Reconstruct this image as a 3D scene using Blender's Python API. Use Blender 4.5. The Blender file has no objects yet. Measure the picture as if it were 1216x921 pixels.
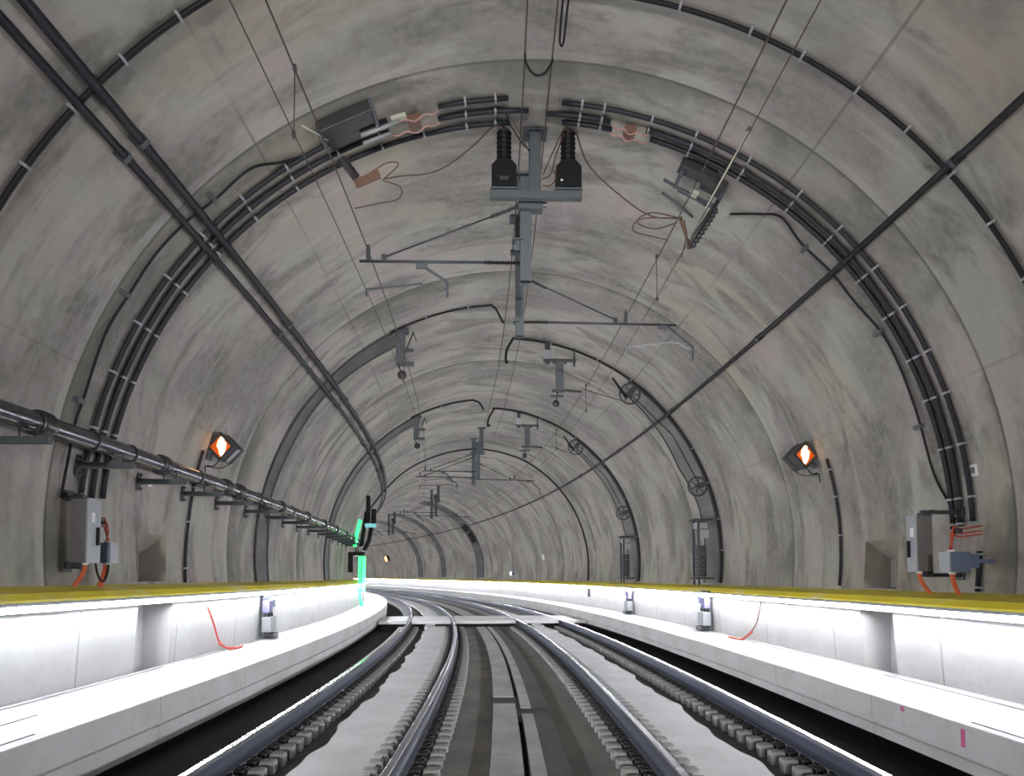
import bpy, bmesh, math, random
from mathutils import Vector, Matrix
random.seed(7)
C = bpy.context.scene.collection
PI = math.pi
rad = math.radians

# ------------------------------------------------------------------ alignment of the tunnel (metres)
# s = distance along the track centre line, u = offset to the right, z = height above rail head
DS = 0.25
S0, S1 = -30.0, 200.0
N = int((S1 - S0) / DS) + 1
def curv(s):
    if s < 0: return .00394
    s = min(s, 75)
    return .00394 + .88884e-4*s - .81302e-6*s*s - .75587e-8*s**3
SS = [S0 + i*DS for i in range(N)]
TH = [0.0]*N; XX = [0.0]*N; YY = [0.0]*N
for i in range(1, N):
    TH[i] = TH[i-1] + (curv(SS[i]) + curv(SS[i-1]))/2*DS
    m = (TH[i] + TH[i-1])/2
    XX[i] = XX[i-1] - math.sin(m)*DS; YY[i] = YY[i-1] + math.cos(m)*DS
i0 = int(round(-S0/DS)); t0 = TH[i0]
TH = [t - t0 for t in TH]
XX = [0.0]*N; YY = [0.0]*N
for i in range(1, N):
    m = (TH[i] + TH[i-1])/2
    XX[i] = XX[i-1] - math.sin(m)*DS; YY[i] = YY[i-1] + math.cos(m)*DS
x0, y0 = XX[i0], YY[i0]
XX = [x - x0 for x in XX]; YY = [y - y0 for y in YY]
def zg(s):
    s = min(s, 90)
    return -.00318*s if s < 0 else -.00318*s + .19057e-4*s*s
def at(s):
    f = (s - S0)/DS; i = max(0, min(N-2, int(f))); f -= i
    L = lambda A: A[i] + (A[i+1]-A[i])*f
    return L(XX), L(YY), L(TH)
def P(s, u, z):
    x, y, t = at(s)
    return Vector((x + u*math.cos(t), y + u*math.sin(t), z + zg(s)))
UT, ZC, R = .159, 2.02, 5.70
def ring(s, deg, r=R):
    return P(s, UT + r*math.cos(rad(deg)), ZC + r*math.sin(rad(deg)))
def fmat(s, u, z, yaw=0.0):                     # X = right, Y = along track, Z = up
    t = at(s)[2] + yaw
    return Matrix.Translation(P(s, u, z)) @ Matrix.Rotation(t, 4, 'Z')
def rmat(s, deg, r=R):                          # X = along track, Y = round the ring, Z = towards the axis
    t = at(s)[2]; a = rad(deg)
    T = Vector((-math.sin(t), math.cos(t), 0)); U = Vector((math.cos(t), math.sin(t), 0)); Z = Vector((0, 0, 1))
    n = -(U*math.cos(a) + Z*math.sin(a)); X = T; Y = n.cross(X)
    M = Matrix((X, Y, n)).transposed().to_4x4()
    return Matrix.Translation(ring(s, deg, r)) @ M

# ------------------------------------------------------------------ mesh builder
class MB:
    def __init__(self):
        self.bm = bmesh.new(); self.uv = None; self.sm = False
    def quad(self, vs, uvs=None, smooth=False):
        bv = [self.bm.verts.new(v) for v in vs]
        f = self.bm.faces.new(bv); f.smooth = smooth
        if uvs:
            if self.uv is None: self.uv = self.bm.loops.layers.uv.new('UVMap')
            for l, c in zip(f.loops, uvs): l[self.uv].uv = c
        return f
    def box(self, M, c, d, bevel=0):
        cx, cy, cz = c; dx, dy, dz = d[0]/2, d[1]/2, d[2]/2
        v = [self.bm.verts.new(M @ Vector((cx+sx*dx, cy+sy*dy, cz+sz*dz))) for sx in (-1, 1) for sy in (-1, 1) for sz in (-1, 1)]
        fs = [self.bm.faces.new([v[i] for i in q]) for q in ((0,1,3,2),(4,6,7,5),(0,4,5,1),(2,3,7,6),(0,2,6,4),(1,5,7,3))]
        if bevel:
            es = list({e for f in fs for e in f.edges})
            bmesh.ops.bevel(self.bm, geom=es, offset=bevel, segments=2, affect='EDGES', profile=.6)
        return self
    def tube(self, pts, r, n=8, cap=True, smooth=True):
        pts = [Vector(p) for p in pts]
        rs = r if isinstance(r, (list, tuple)) else [r]*len(pts)
        prev = None; rings = []
        for i, p in enumerate(pts):
            a = pts[max(0, i-1)]; b = pts[min(len(pts)-1, i+1)]
            t = (b - a)
            t = t.normalized() if t.length > 1e-9 else Vector((0, 0, 1))
            if prev is None:
                q = Vector((0, 0, 1)) if abs(t.z) < .9 else Vector((1, 0, 0))
                x = t.cross(q).normalized()
            else:
                x = (prev - t*prev.dot(t))
                x = x.normalized() if x.length > 1e-6 else t.orthogonal().normalized()
            prev = x; y = t.cross(x)
            rings.append([self.bm.verts.new(p + (x*math.cos(2*PI*k/n) + y*math.sin(2*PI*k/n))*rs[i]) for k in range(n)])
        for a, b in zip(rings, rings[1:]):
            for k in range(n):
                f = self.bm.faces.new((a[k], a[(k+1) % n], b[(k+1) % n], b[k])); f.smooth = smooth
        if cap:
            self.bm.faces.new(rings[0]); self.bm.faces.new(rings[-1][::-1])
        return self
    def lathe(self, M, prof, n=20):              # prof: (radius, height) along local Z
        return self.tube2([(M, h, r_) for r_, h in prof], n)
    def tube2(self, items, n):
        rings = []
        for M, h, r_ in items:
            rings.append([self.bm.verts.new(M @ Vector((r_*math.cos(2*PI*k/n), r_*math.sin(2*PI*k/n), h))) for k in range(n)])
        for a, b in zip(rings, rings[1:]):
            for k in range(n):
                f = self.bm.faces.new((a[k], a[(k+1) % n], b[(k+1) % n], b[k])); f.smooth = True
        self.bm.faces.new(rings[0][::-1]); self.bm.faces.new(rings[-1])
        return self
    def torus(self, M, Rr, r_, n=28, m=8, a0=0, a1=360):
        full = abs(a1-a0) >= 360
        pts = [M @ Vector((Rr*math.cos(rad(a0+(a1-a0)*i/n)), Rr*math.sin(rad(a0+(a1-a0)*i/n)), 0)) for i in range(n+1)]
        return self.tube(pts, r_, m, cap=not full)
    def prism(self, M, poly, d0, d1):            # polygon in local XZ, extruded along Y
        a = [self.bm.verts.new(M @ Vector((x, d0, z))) for x, z in poly]
        b = [self.bm.verts.new(M @ Vector((x, d1, z))) for x, z in poly]
        self.bm.faces.new(a); self.bm.faces.new(b[::-1])
        n = len(poly)
        for k in range(n): self.bm.faces.new((a[k], b[k], b[(k+1) % n], a[(k+1) % n]))
        return self
    def sweep(self, prof, s0, s1, ds=.5, closed=True, caps=True, ss=None, smooth=False):
        """prof: list of (u,z) or function of s giving one; swept along the tunnel axis."""
        if self.uv is None: self.uv = self.bm.loops.layers.uv.new('UVMap')
        if ss is None:
            k = max(1, int(round((s1-s0)/ds))); ss = [s0+(s1-s0)*i/k for i in range(k+1)]
        rows = []
        for s in ss:
            pr = prof(s) if callable(prof) else prof
            rows.append(([self.bm.verts.new(P(s, u, z)) for u, z in pr], pr, s))
        L = [0]
        pr = rows[0][1]
        q = list(pr) + ([pr[0]] if closed else [])
        for a, b in zip(q, q[1:]): L.append(L[-1] + math.hypot(a[0]-b[0], a[1]-b[1]))
        n = len(pr)
        for (a, _, sa), (b, _, sb) in zip(rows, rows[1:]):
            for k in range(n if closed else n-1):
                j = (k+1) % n
                f = self.bm.faces.new((a[k], a[j], b[j], b[k])); f.smooth = smooth
                for l, c in zip(f.loops, ((sa, L[k]), (sa, L[k+1]), (sb, L[k+1]), (sb, L[k]))): l[self.uv].uv = c
        if closed and caps:
            self.bm.faces.new(rows[0][0][::-1]); self.bm.faces.new(rows[-1][0])
        return self
    def ringstrip(self, sfun, a0, a1, r0, r1, da=2.5):
        """solid curved plate lying on the vault. sfun(deg)->(s_near, s_far)"""
        if self.uv is None: self.uv = self.bm.loops.layers.uv.new('UVMap')
        k = max(1, int(abs(a1-a0)/da)); rows = []
        for i in range(k+1):
            a = a0 + (a1-a0)*i/k; sa, sb = sfun(a)
            rows.append(([self.bm.verts.new(ring(s, a, r_)) for s, r_ in ((sa, r0), (sb, r0), (sb, r1), (sa, r1))], a))
        for (p, a), (q, b) in zip(rows, rows[1:]):
            for j in range(4):
                f = self.bm.faces.new((p[j], p[(j+1) % 4], q[(j+1) % 4], q[j]))
                for l, c in zip(f.loops, ((j*.3, rad(a)*R), (j*.3+.3, rad(a)*R), (j*.3+.3, rad(b)*R), (j*.3, rad(b)*R))): l[self.uv].uv = c
        self.bm.faces.new(rows[0][0][::-1]); self.bm.faces.new(rows[-1][0])
        return self
    def build(self, name, mat, parent=None, origin=None, recalc=True):
        bm = self.bm
        if recalc: bmesh.ops.recalc_face_normals(bm, faces=bm.faces[:])
        me = bpy.data.meshes.new(name)
        bm.verts.ensure_lookup_table()
        if parent is not None:
            inv = WM[parent.name].inverted(); bmesh.ops.transform(bm, matrix=inv, verts=bm.verts[:]); loc = None
        else:
            if origin is None:
                c = Vector((0, 0, 0))
                lo = min(v.co.z for v in bm.verts)
                for v in bm.verts: c += v.co
                c /= len(bm.verts); origin = Vector((c.x, c.y, lo))
            bmesh.ops.transform(bm, matrix=Matrix.Translation(-Vector(origin)), verts=bm.verts[:])
        bm.to_mesh(me); bm.free()
        if isinstance(mat, (list, tuple)):
            for m_ in mat: me.materials.append(m_)
        else: me.materials.append(mat)
        o = bpy.data.objects.new(name, me); C.objects.link(o)
        if parent is not None: o.parent = parent; WM[o.name] = WM[parent.name].copy()
        else: o.location = origin; WM[o.name] = Matrix.Translation(Vector(origin))
        return o
WM = {}
def tag(o, label=None, cat=None, group=None, kind=None):
    if label: o['label'] = label
    if cat: o['category'] = cat
    if group: o['group'] = group
    if kind: o['kind'] = kind
    return o
def thing(name, p, label, cat, group=None):
    o = bpy.data.objects.new(name, None); C.objects.link(o); o.location = Vector(p); o.empty_display_size = .1
    WM[o.name] = Matrix.Translation(Vector(p))
    return tag(o, label, cat, group)

# ------------------------------------------------------------------ materials
def mat(name, col, rough=.6, metal=0.0, emit=None, strength=0, noise=0.0, nscale=8, spec=.5):
    m = bpy.data.materials.new(name); m.use_nodes = True
    nt = m.node_tree; b = nt.nodes['Principled BSDF']
    b.inputs['Base Color'].default_value = (*col, 1); b.inputs['Roughness'].default_value = rough
    b.inputs['Metallic'].default_value = metal; b.inputs['Specular IOR Level'].default_value = spec
    if emit:
        b.inputs['Emission Color'].default_value = (*emit, 1); b.inputs['Emission Strength'].default_value = strength
    if noise:
        tc = nt.nodes.new('ShaderNodeTexCoord'); nz = nt.nodes.new('ShaderNodeTexNoise'); nz.inputs['Scale'].default_value = nscale
        nz.inputs['Detail'].default_value = 5
        nt.links.new(tc.outputs['Object'], nz.inputs['Vector'])
        mx = nt.nodes.new('ShaderNodeMix'); mx.data_type = 'RGBA'
        mx.inputs['A'].default_value = (*[c*(1-noise) for c in col], 1); mx.inputs['B'].default_value = (*[min(1, c*(1+noise)) for c in col], 1)
        nt.links.new(nz.outputs['Fac'], mx.inputs['Factor']); nt.links.new(mx.outputs['Result'], b.inputs['Base Color'])
    return m

class NT:
    def __init__(self, name, rough=.8, spec=.3):
        self.m = bpy.data.materials.new(name); self.m.use_nodes = True; self.nt = self.m.node_tree
        self.b = self.nt.nodes['Principled BSDF']; self.b.inputs['Roughness'].default_value = rough
        self.b.inputs['Specular IOR Level'].default_value = spec
        uv = self.nt.nodes.new('ShaderNodeUVMap'); uv.uv_map = 'UVMap'; self.uv = uv.outputs['UV']
        sp = self.nt.nodes.new('ShaderNodeSeparateXYZ'); self.L(self.uv, sp.inputs[0]); self.x, self.y = sp.outputs[0], sp.outputs[1]
    def L(self, a, b): self.nt.links.new(a, b)
    def math(self, op, a, b=None, c=None, clamp=False):
        n = self.nt.nodes.new('ShaderNodeMath'); n.operation = op; n.use_clamp = clamp
        for i, v in enumerate((a, b, c)):
            if v is None: continue
            if isinstance(v, (int, float)): n.inputs[i].default_value = v
            else: self.L(v, n.inputs[i])
        return n.outputs[0]
    def noise(self, sx, sy, detail=4, rough=.55, off=0, scale=1, dist=0):
        mp = self.nt.nodes.new('ShaderNodeMapping'); mp.inputs['Scale'].default_value = (sx, sy, 1); mp.inputs['Location'].default_value = (off, off*.7, off)
        self.L(self.uv, mp.inputs['Vector'])
        n = self.nt.nodes.new('ShaderNodeTexNoise'); n.inputs['Scale'].default_value = scale; n.inputs['Detail'].default_value = detail
        n.inputs['Roughness'].default_value = rough; n.inputs['Distortion'].default_value = dist
        self.L(mp.outputs[0], n.inputs['Vector']); return n.outputs['Fac']
    def ramp(self, v, a, b, lo=0, hi=1):
        n = self.nt.nodes.new('ShaderNodeMapRange'); n.interpolation_type = 'SMOOTHSTEP'
        self.L(v, n.inputs['Value'])
        for k, q in (('From Min', a), ('From Max', b), ('To Min', lo), ('To Max', hi)): n.inputs[k].default_value = q
        return n.outputs['Result']
    def mix(self, f, a, b, mode='MIX'):
        n = self.nt.nodes.new('ShaderNodeMix'); n.data_type = 'RGBA'; n.blend_type = mode; n.clamp_factor = True
        for key, v in (('Factor', f), ('A', a), ('B', b)):
            if isinstance(v, (int, float)): n.inputs[key].default_value = v
            elif isinstance(v, tuple): n.inputs[key].default_value = (*v, 1)
            else: self.L(v, n.inputs[key])
        return n.outputs['Result']
    def bump(self, h, st, dist=.02):
        n = self.nt.nodes.new('ShaderNodeBump'); n.inputs['Strength'].default_value = st; n.inputs['Distance'].default_value = dist
        self.L(h, n.inputs['Height']); self.L(n.outputs[0], self.b.inputs['Normal'])
    def out(self, col): self.L(col, self.b.inputs['Base Color']); return self.m

def vault_mat():
    n = NT('vault_concrete', .85, .25)
    big = n.noise(.42, .36, 4, .55, 3); med = n.noise(1.3, .5, 5, .6, 11, dist=.6); streak = n.noise(2.6, .5, 4, .6, 23, dist=.7); fine = n.noise(9, 7, 4, .6, 31)
    tint = n.noise(.7, .9, 3, .5, 47); run = n.noise(.55, .16, 3, .5, 71)
    base = n.mix(n.ramp(tint, .38, .62), (.395, .342, .338), (.352, .355, .318))
    base = n.mix(n.ramp(run, .5, .68, 0, .7), base, (.39, .345, .265))
    base = n.mix(n.ramp(big, .44, .62, 0, .85), base, (.205, .192, .188))
    base = n.mix(n.ramp(med, .49, .63, 0, .85), base, (.16, .155, .145))
    base = n.mix(n.ramp(streak, .50, .74, 0, .42), base, (.50, .48, .455))
    base = n.mix(n.ramp(n.noise(1.7, .30, 4, .6, 59, dist=.8), .52, .68, 0, .5), base, (.19, .185, .175))
    base = n.mix(n.ramp(fine, .3, .7, 0, .25), base, (.46, .44, .42))
    base = n.mix(n.ramp(n.noise(14, 11, 3, .6, 83), .66, .76, 0, .35), base, (.17, .165, .16))
    # dirt beside each construction joint, and the joint itself
    fr = n.math('MULTIPLY', n.math('FRACT', n.math('DIVIDE', n.math('SUBTRACT', n.x, 8.5-61), 6.1)), 6.1)
    nzj = n.noise(.3, .55, 4, .6, 5)
    wid = n.ramp(nzj, .36, .64, .15, 1.25)
    st = n.math('SUBTRACT', 1.0, n.math('DIVIDE', fr, wid), clamp=True)
    st = n.math('MULTIPLY', n.math('MULTIPLY', st, n.ramp(nzj, .34, .48), clamp=True), n.ramp(n.noise(1.2, .8, 4, .65, 8), .35, .6, .35, 1), clamp=True)
    base = n.mix(n.math('MULTIPLY', st, .95), base, (.135, .14, .118))
    line = n.math('LESS_THAN', fr, .045)
    base = n.mix(n.math('MULTIPLY', line, .62), base, (.11, .105, .10))
    lt = n.math('GREATER_THAN', fr, 5.96)
    base = n.mix(n.math('MULTIPLY', n.math('MULTIPLY', lt, n.ramp(nzj, .4, .6, .1, 1)), .28), base, (.50, .485, .46))
    # formwork seams running along the vault
    for deg in (54.0, 126.0, 90.0, 20.0, 160.0):
        d = n.math('ABSOLUTE', n.math('SUBTRACT', n.y, rad(deg)*R))
        l = n.math('LESS_THAN', d, .018)
        base = n.mix(n.math('MULTIPLY', n.math('MULTIPLY', l, n.ramp(n.noise(.5, .3, 3, .5, deg), .4, .6, .1, .7)), .8 if deg in (54., 126.) else .35), base, (.13, .12, .11))
    n.bump(n.math('ADD', n.math('MULTIPLY', streak, .6), n.math('SUBTRACT', n.math('MULTIPLY', fine, .3), n.math('MULTIPLY', line, .5))), .35, .02)
    return n.out(base)

def concrete(name, a, b, joint=0, jdark=.5, off=0, rough=.8, stain=None, bumpy=.25):
    n = NT(name, rough, .35)
    base = n.mix(n.ramp(n.noise(1.1, 1.6, 5, .6, off), .35, .65), a, b)
    base = n.mix(n.ramp(n.noise(9, 9, 4, .6, off+9), .5, .8, 0, .35), base, tuple(c*.7 for c in a))
    base = n.mix(n.ramp(n.noise(5, .5, 3, .6, off+19), .62, .75, 0, .3), base, tuple(c*.6 for c in a))
    if stain:
        base = n.mix(n.ramp(n.noise(.5, 1.2, 4, .6, off+29), .52, .68, 0, .8), base, stain)
    if joint:
        fr = n.math('MULTIPLY', n.math('FRACT', n.math('DIVIDE', n.math('ADD', n.x, 60.0+off*.1), joint)), joint)
        base = n.mix(n.math('MULTIPLY', n.math('LESS_THAN', fr, .025), jdark), base, tuple(c*.25 for c in a))
    n.bump(n.noise(16, 16, 5, .6, off+3), bumpy, .01)
    return n.out(base)

M_vault = vault_mat()
M_bench = concrete('bench_concrete', (.52, .52, .52), (.58, .58, .59), 2.53, .55, 2)
M_walk = concrete('walkway_concrete', (.36, .36, .36), (.42, .42, .43), 0, 0, 5)
M_lip = concrete('walkway_edge_concrete', (.55, .55, .535), (.63, .63, .63), 2.53, .3, 8)
M_panel = concrete('track_panel_concrete', (.48, .48, .49), (.56, .56, .57), 0, 0, 12)
M_mid = concrete('track_floor_concrete', (.15, .145, .138), (.21, .205, .19), 6.0, .5, 15)
M_trough = concrete('trough_concrete', (.020, .016, .018), (.035, .026, .028), 0, 0, 18)  # near-black tone mixes dirt, iron dust and the trough's deep shade
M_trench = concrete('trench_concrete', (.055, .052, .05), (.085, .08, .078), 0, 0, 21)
M_cover = concrete('cover_concrete', (.22, .22, .22), (.30, .30, .31), 0, 0, 25)
M_stain = concrete('stained_cover', (.035, .032, .028), (.055, .052, .046), 0, 0, 27)
M_yel = concrete('yellow_ledge_paint', (.90, .73, .02), (.92, .80, .06), 0, 0, 31, .5, stain=(.86, .80, .42))
M_niche = mat('niche_concrete', (.36, .34, .31), .85, noise=.2, nscale=5)
M_steel = mat('galvanised_steel', (.075, .088, .10), .6, .2, noise=.15)
M_dsteel = mat('dark_steel', (.055, .06, .07), .5, .5, noise=.2)
M_band = concrete('trunking_band', (.045, .043, .047), (.085, .082, .085), 0, 0, 35, .6)
M_band2 = concrete('trunking_band_pale', (.14, .137, .132), (.20, .197, .19), 0, 0, 37, .7)
M_conduit = mat('conduit_dark', (.014, .015, .022), .55, 0, spec=.3)
M_rubber = mat('cable_black', (.009, .009, .012), .6, spec=.25)
M_pipe = mat('pipe_steel', (.12, .12, .135), .22, .75)
M_coup = mat('coupling_dark', (.045, .045, .05), .35, .5)
M_rail = mat('rail_side_steel', (.10, .11, .16), .42, .7, noise=.15)
M_head = mat('rail_head_steel', (.62, .62, .70), .24, 1.0)
M_block = mat('block_concrete', (.25, .255, .25), .7, noise=.2, nscale=14)
M_clip = mat('clip_black', (.012, .012, .014), .5, .2)
M_wire = mat('wire_copper', (.06, .048, .045), .6, .2)
M_red = mat('cable_red', (.50, .06, .03), .5)
M_orange = mat('conduit_orange', (.62, .13, .055), .5)
M_brown = mat('bare_copper_brown', (.14, .075, .05), .55)
M_pink = mat('splice_pink', (.38, .22, .2), .6)
M_cab = mat('cabinet_light', (.30, .32, .345), .45, .1)
M_cabd = mat('cabinet_grey', (.13, .126, .13), .5, .1)
M_blue = mat('cabinet_blue', (.115, .15, .24), .45)
M_purple = mat('box_violet', (.20, .18, .38), .5)
M_white = mat('label_white', (.75, .75, .75), .5)
M_ins = mat('insulator_black', (.006, .006, .007), .6, spec=.2)
M_insg = mat('insulator_grey', (.030, .027, .032), .5)
M_lead = mat('lead_brown', (.075, .042, .032), .6)
M_plate = mat('plate_cream', (.42, .42, .34), .5)
M_lamph = mat('lamp_housing', (.05, .045, .05), .4, .3)
M_lens = mat('lamp_lens_orange', (.5, .09, .01), .3, emit=(1, .13, .01), strength=.22)
M_flame = mat('lamp_glow', (1, .6, .3), .4, emit=(1, .62, .30), strength=7)
M_slab = mat('slab_concrete', (.62, .62, .62), .8, noise=.1, nscale=6)
M_led = mat('led_strip', (1, 1, 1), .4, emit=(.93, .95, 1.0), strength=1)
M_green = mat('green_lamp', (.1, .8, .3), .4, emit=(.02, 1, .16), strength=2.4)
M_cyan = mat('cyan_panel', (.25, .6, .65), .4, emit=(.1, .6, .65), strength=.35)
M_blul = mat('white_blue_lamp', (.8, .85, 1), .4, emit=(.45, .5, 1), strength=9)
M_far = mat('far_lamp', (1, .5, .2), .4, emit=(1, .35, .08), strength=9)
M_pinkp = mat('paint_pink', (.62, .12, .28), .6)

# ------------------------------------------------------------------ setting: vault
NICHE_L = (10.75, 11.73, 173.7+12.8, 178.9); NICHE_R = (11.0, 11.93, -7.6, .6)
nL = (10.76, 11.73, 178.85, 186.1); nR = (11.0, 11.93, -7.3, .5)
SEND = 178
sl = sorted(set([round(-14 + .5*i, 3) for i in range(int((SEND+14)/.5)+1)] + [nL[0], nL[1], nR[0], nR[1]]))
def vault_part(name, a0, a1, holes):
    al = sorted(set([a0 + (a1-a0)*i/max(1, round((a1-a0)/2.5)) for i in range(max(1, round((a1-a0)/2.5))+1)] + [h for q in holes for h in q[2:4]]))
    m = MB(); bm = m.bm; m.uv = bm.loops.layers.uv.new('UVMap')
    V = [[bm.verts.new(ring(s, a)) for a in al] for s in sl]
    for i in range(len(sl)-1):
        for j in range(len(al)-1):
            sc = (sl[i]+sl[i+1])/2; ac = (al[j]+al[j+1])/2
            if any(h[0] < sc < h[1] and h[2] < ac < h[3] for h in holes): continue
            f = bm.faces.new((V[i][j], V[i][j+1], V[i+1][j+1], V[i+1][j])); f.smooth = True
            for l, (p, q) in zip(f.loops, ((i, j), (i, j+1), (i+1, j+1), (i+1, j))): l[m.uv].uv = (sl[p], rad(al[q])*R)
    return tag(m.build(name, M_vault, origin=P(0, 0, 0), recalc=False), kind='structure')
vault_part('wall_right', -11, 35, [nR])
vault_part('ceiling', 35, 145, [])
vault_part('wall_left', 145, 191, [nL])
def vault_niche(name, h, side, d):
    s0, s1, a0, a1 = h
    def c(s, a): return UT + R*math.cos(rad(a)), ZC + R*math.sin(rad(a))
    m = MB()
    lo, hi = (a0, a1) if side > 0 else (a1, a0)
    ulo, zlo = c(0, lo); uhi, zhi = c(0, hi)
    ub = (max(ulo, uhi) if side > 0 else min(ulo, uhi)) + side*d
    # splayed: the back is narrower than the mouth, roof slopes down to the back
    A = [P(s0, ulo, zlo), P(s1, ulo, zlo), P(s1, uhi, zhi), P(s0, uhi, zhi)]
    B = [P(s0+.06, ub, zlo+.02), P(s1-.06, ub, zlo+.02), P(s1-.06, ub, zhi-.30), P(s0+.06, ub, zhi-.30)]
    for k in range(4): m.quad([A[k], A[(k+1) % 4], B[(k+1) % 4], B[k]])
    m.quad(B)
    return tag(m.build(name, M_niche), kind='structure')
vault_niche('wall_niche_left', nL, -1, .38)
vault_niche('wall_niche_right', nR, 1, .38)
# far and near ends of the modelled length
for nm, s in (('wall_end', SEND-.5),):
    m = MB(); m.quad([P(s, -6, -1), P(s, 6.4, -1), P(s, 6.4, 8.2), P(s, -6, 8.2)], [(0, 0), (12, 0), (12, 9), (0, 9)]); tag(m.build(nm, M_vault), kind='structure')

# ------------------------------------------------------------------ setting: benches, walkways, track floor
def bench(name, side, uf, zt, ub, zb, hole):
    h0, h1, hz0, hz1 = hole
    m = MB()
    # back body with a front skin 0.45 m deep which the niche interrupts
    ui = uf + side*.42
    def body(s0, s1, z0, z1): m.sweep([(uf + side*.06*(1-(z0-.2)), z0), (uf, z1), (ui, z1), (ui, z0)] if z0 < .5 else [(uf, z0), (uf, z1), (ui, z1), (ui, z0)], s0, s1, .5)
    body(-14, h0, .16, zt); body(h1, SEND, .16, zt)
    m.sweep([(uf, hz1), (uf, zt), (ui, zt), (ui, hz1)], h0, h1, .5)
    m.sweep([(ui, .16), (ui, zt), (ub, zb-.01), (ub, .16)], -14, SEND, .5)
    return tag(m.build(name, M_bench, origin=P(0, 0, 0)), kind='structure')
bench('wall_bench_left', -1, -4.86, 1.245, -5.56, 1.36, (9.42, 10.45, .30, 1.20))
bench('wall_bench_right', 1, 4.63, 1.160, 5.80, 1.255, (9.05, 9.84, .28, 1.085))
for nm, side, uf, zt, ub, zb in (('trim_1', -1, -4.86, 1.245, -5.60, 1.372), ('trim_2', 1, 4.63, 1.160, 5.84, 1.262)):
    m = MB(); m.sweep([(uf - side*.012, zt-.02), (uf + side*.20, zt-.02), (ub, zb-.02), (ub, zb+.012), (uf + side*.085, zt+.070), (uf - side*.012, zt+.004)], -14, SEND, .5)  # front chamfer added so the ledge catches more light
    tag(m.build(nm, M_yel, origin=P(0, 0, 0)), kind='structure')
def walkway(name, side, ue, uw, zbot):
    m = MB()
    prof = [(ue, .262), (ue, .015), (ue+side*.05, .01), (ue+side*.05, -.025), (ue+side*.015, -.03), (ue+side*.02, zbot), (ue+side*.3, zbot), (ue+side*.3, .255), (ue+side*.012, .268)]
    m.sweep(prof, -14, SEND, .5)
    o = tag(m.build(name, M_lip, origin=P(0, 0, 0)), kind='structure')
    m = MB()
    m.sweep([(ue+side*.012, .267), (ue+side*.012, .2), (uw, .2), (uw, .27)], -14, SEND, .5)
    tag(m.build(name + '_surface', M_walk, origin=P(0, 0, 0)), kind='structure')
    return o
walkway('walkway_left', -1, -3.71, -4.90, -.22)
walkway('walkway_right', 1, 3.55, 4.68, -.13)
# seams of the walkway covers
def seam(name, runs):
    m = MB()
    for u, a, b in runs: m.sweep([(u-.009, .262), (u+.009, .262), (u+.009, .2715), (u-.009, .2715)], a, b, .5)
    tag(m.build(name, M_rubber), kind='structure')
seam('trim_3', [(-4.80, -4, 10.0), (-4.32, 2, 6.5), (-4.80, 11, 14.6), (-3.84, 4.9, 5.7)])
seam('trim_4', [(4.48, 3, 9.0), (4.13, 1, 5.0), (3.66, 4.2, 6.1), (4.50, 11, 13.5)])

def wav(s, k): return .035*math.sin(s*1.9+k) + .022*math.sin(s*4.3+2*k) + .012*math.sin(s*8.7+k*3)
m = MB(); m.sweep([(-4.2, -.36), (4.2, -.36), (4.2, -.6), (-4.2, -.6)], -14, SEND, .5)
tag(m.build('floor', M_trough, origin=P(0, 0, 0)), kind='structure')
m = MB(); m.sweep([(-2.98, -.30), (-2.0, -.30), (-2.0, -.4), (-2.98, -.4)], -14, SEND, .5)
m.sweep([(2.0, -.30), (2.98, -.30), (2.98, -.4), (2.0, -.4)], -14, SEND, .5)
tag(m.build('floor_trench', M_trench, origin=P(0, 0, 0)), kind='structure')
m = MB()
m.sweep(lambda s: [(-2.07 + wav(s, 0), -.20), (-1.37, -.20), (-1.37, -.34), (-2.07 + wav(s, 0), -.34)], -14, SEND, .1)
m.sweep(lambda s: [(1.37, -.20), (2.04 + wav(s, 2), -.20), (2.04 + wav(s, 2), -.34), (1.37, -.34)], -14, SEND, .1)
tag(m.build('floor_panel', M_panel, origin=P(0, 0, 0)), kind='structure')
m = MB(); m.sweep([(-1.36, -.255), (-.36, -.245), (-.36, -.35), (-1.36, -.35)], -14, SEND, .5)
m.sweep([(.36, -.245), (1.36, -.255), (1.36, -.35), (.36, -.35)], -14, SEND, .5)
tag(m.build('floor_middle', M_mid, origin=P(0, 0, 0)), kind='structure')
def cover(u0, u1, runs, mt, label):
    for a, b in runs:
        m = MB(); m.sweep([(u0, -.196), (u1, -.196), (u1, -.34), (u0, -.34)], a, b, .5)
        tag(m.build('duct_cover', mt), kind='structure')
cover(-.355, -.06, [(-14, 9.78), (10.36, 24.9), (28.6, 90)], M_cover, '')
cover(.0, .135, [(-14, 9.05), (9.5, 24.9), (28.6, 90)], M_cover, '')
cover(.135, .355, [(-14, 9.05), (9.5, 24.9), (28.6, 90)], M_stain, '')

m = MB(); m.sweep([(-.36, -.215), (.36, -.215), (.36, -.3), (-.36, -.3)], 9.0, 10.4, .5); tag(m.build('floor_gap_shade', M_trough), kind='structure')  # dark slab fills the cover gaps, standing in for their shade
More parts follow.
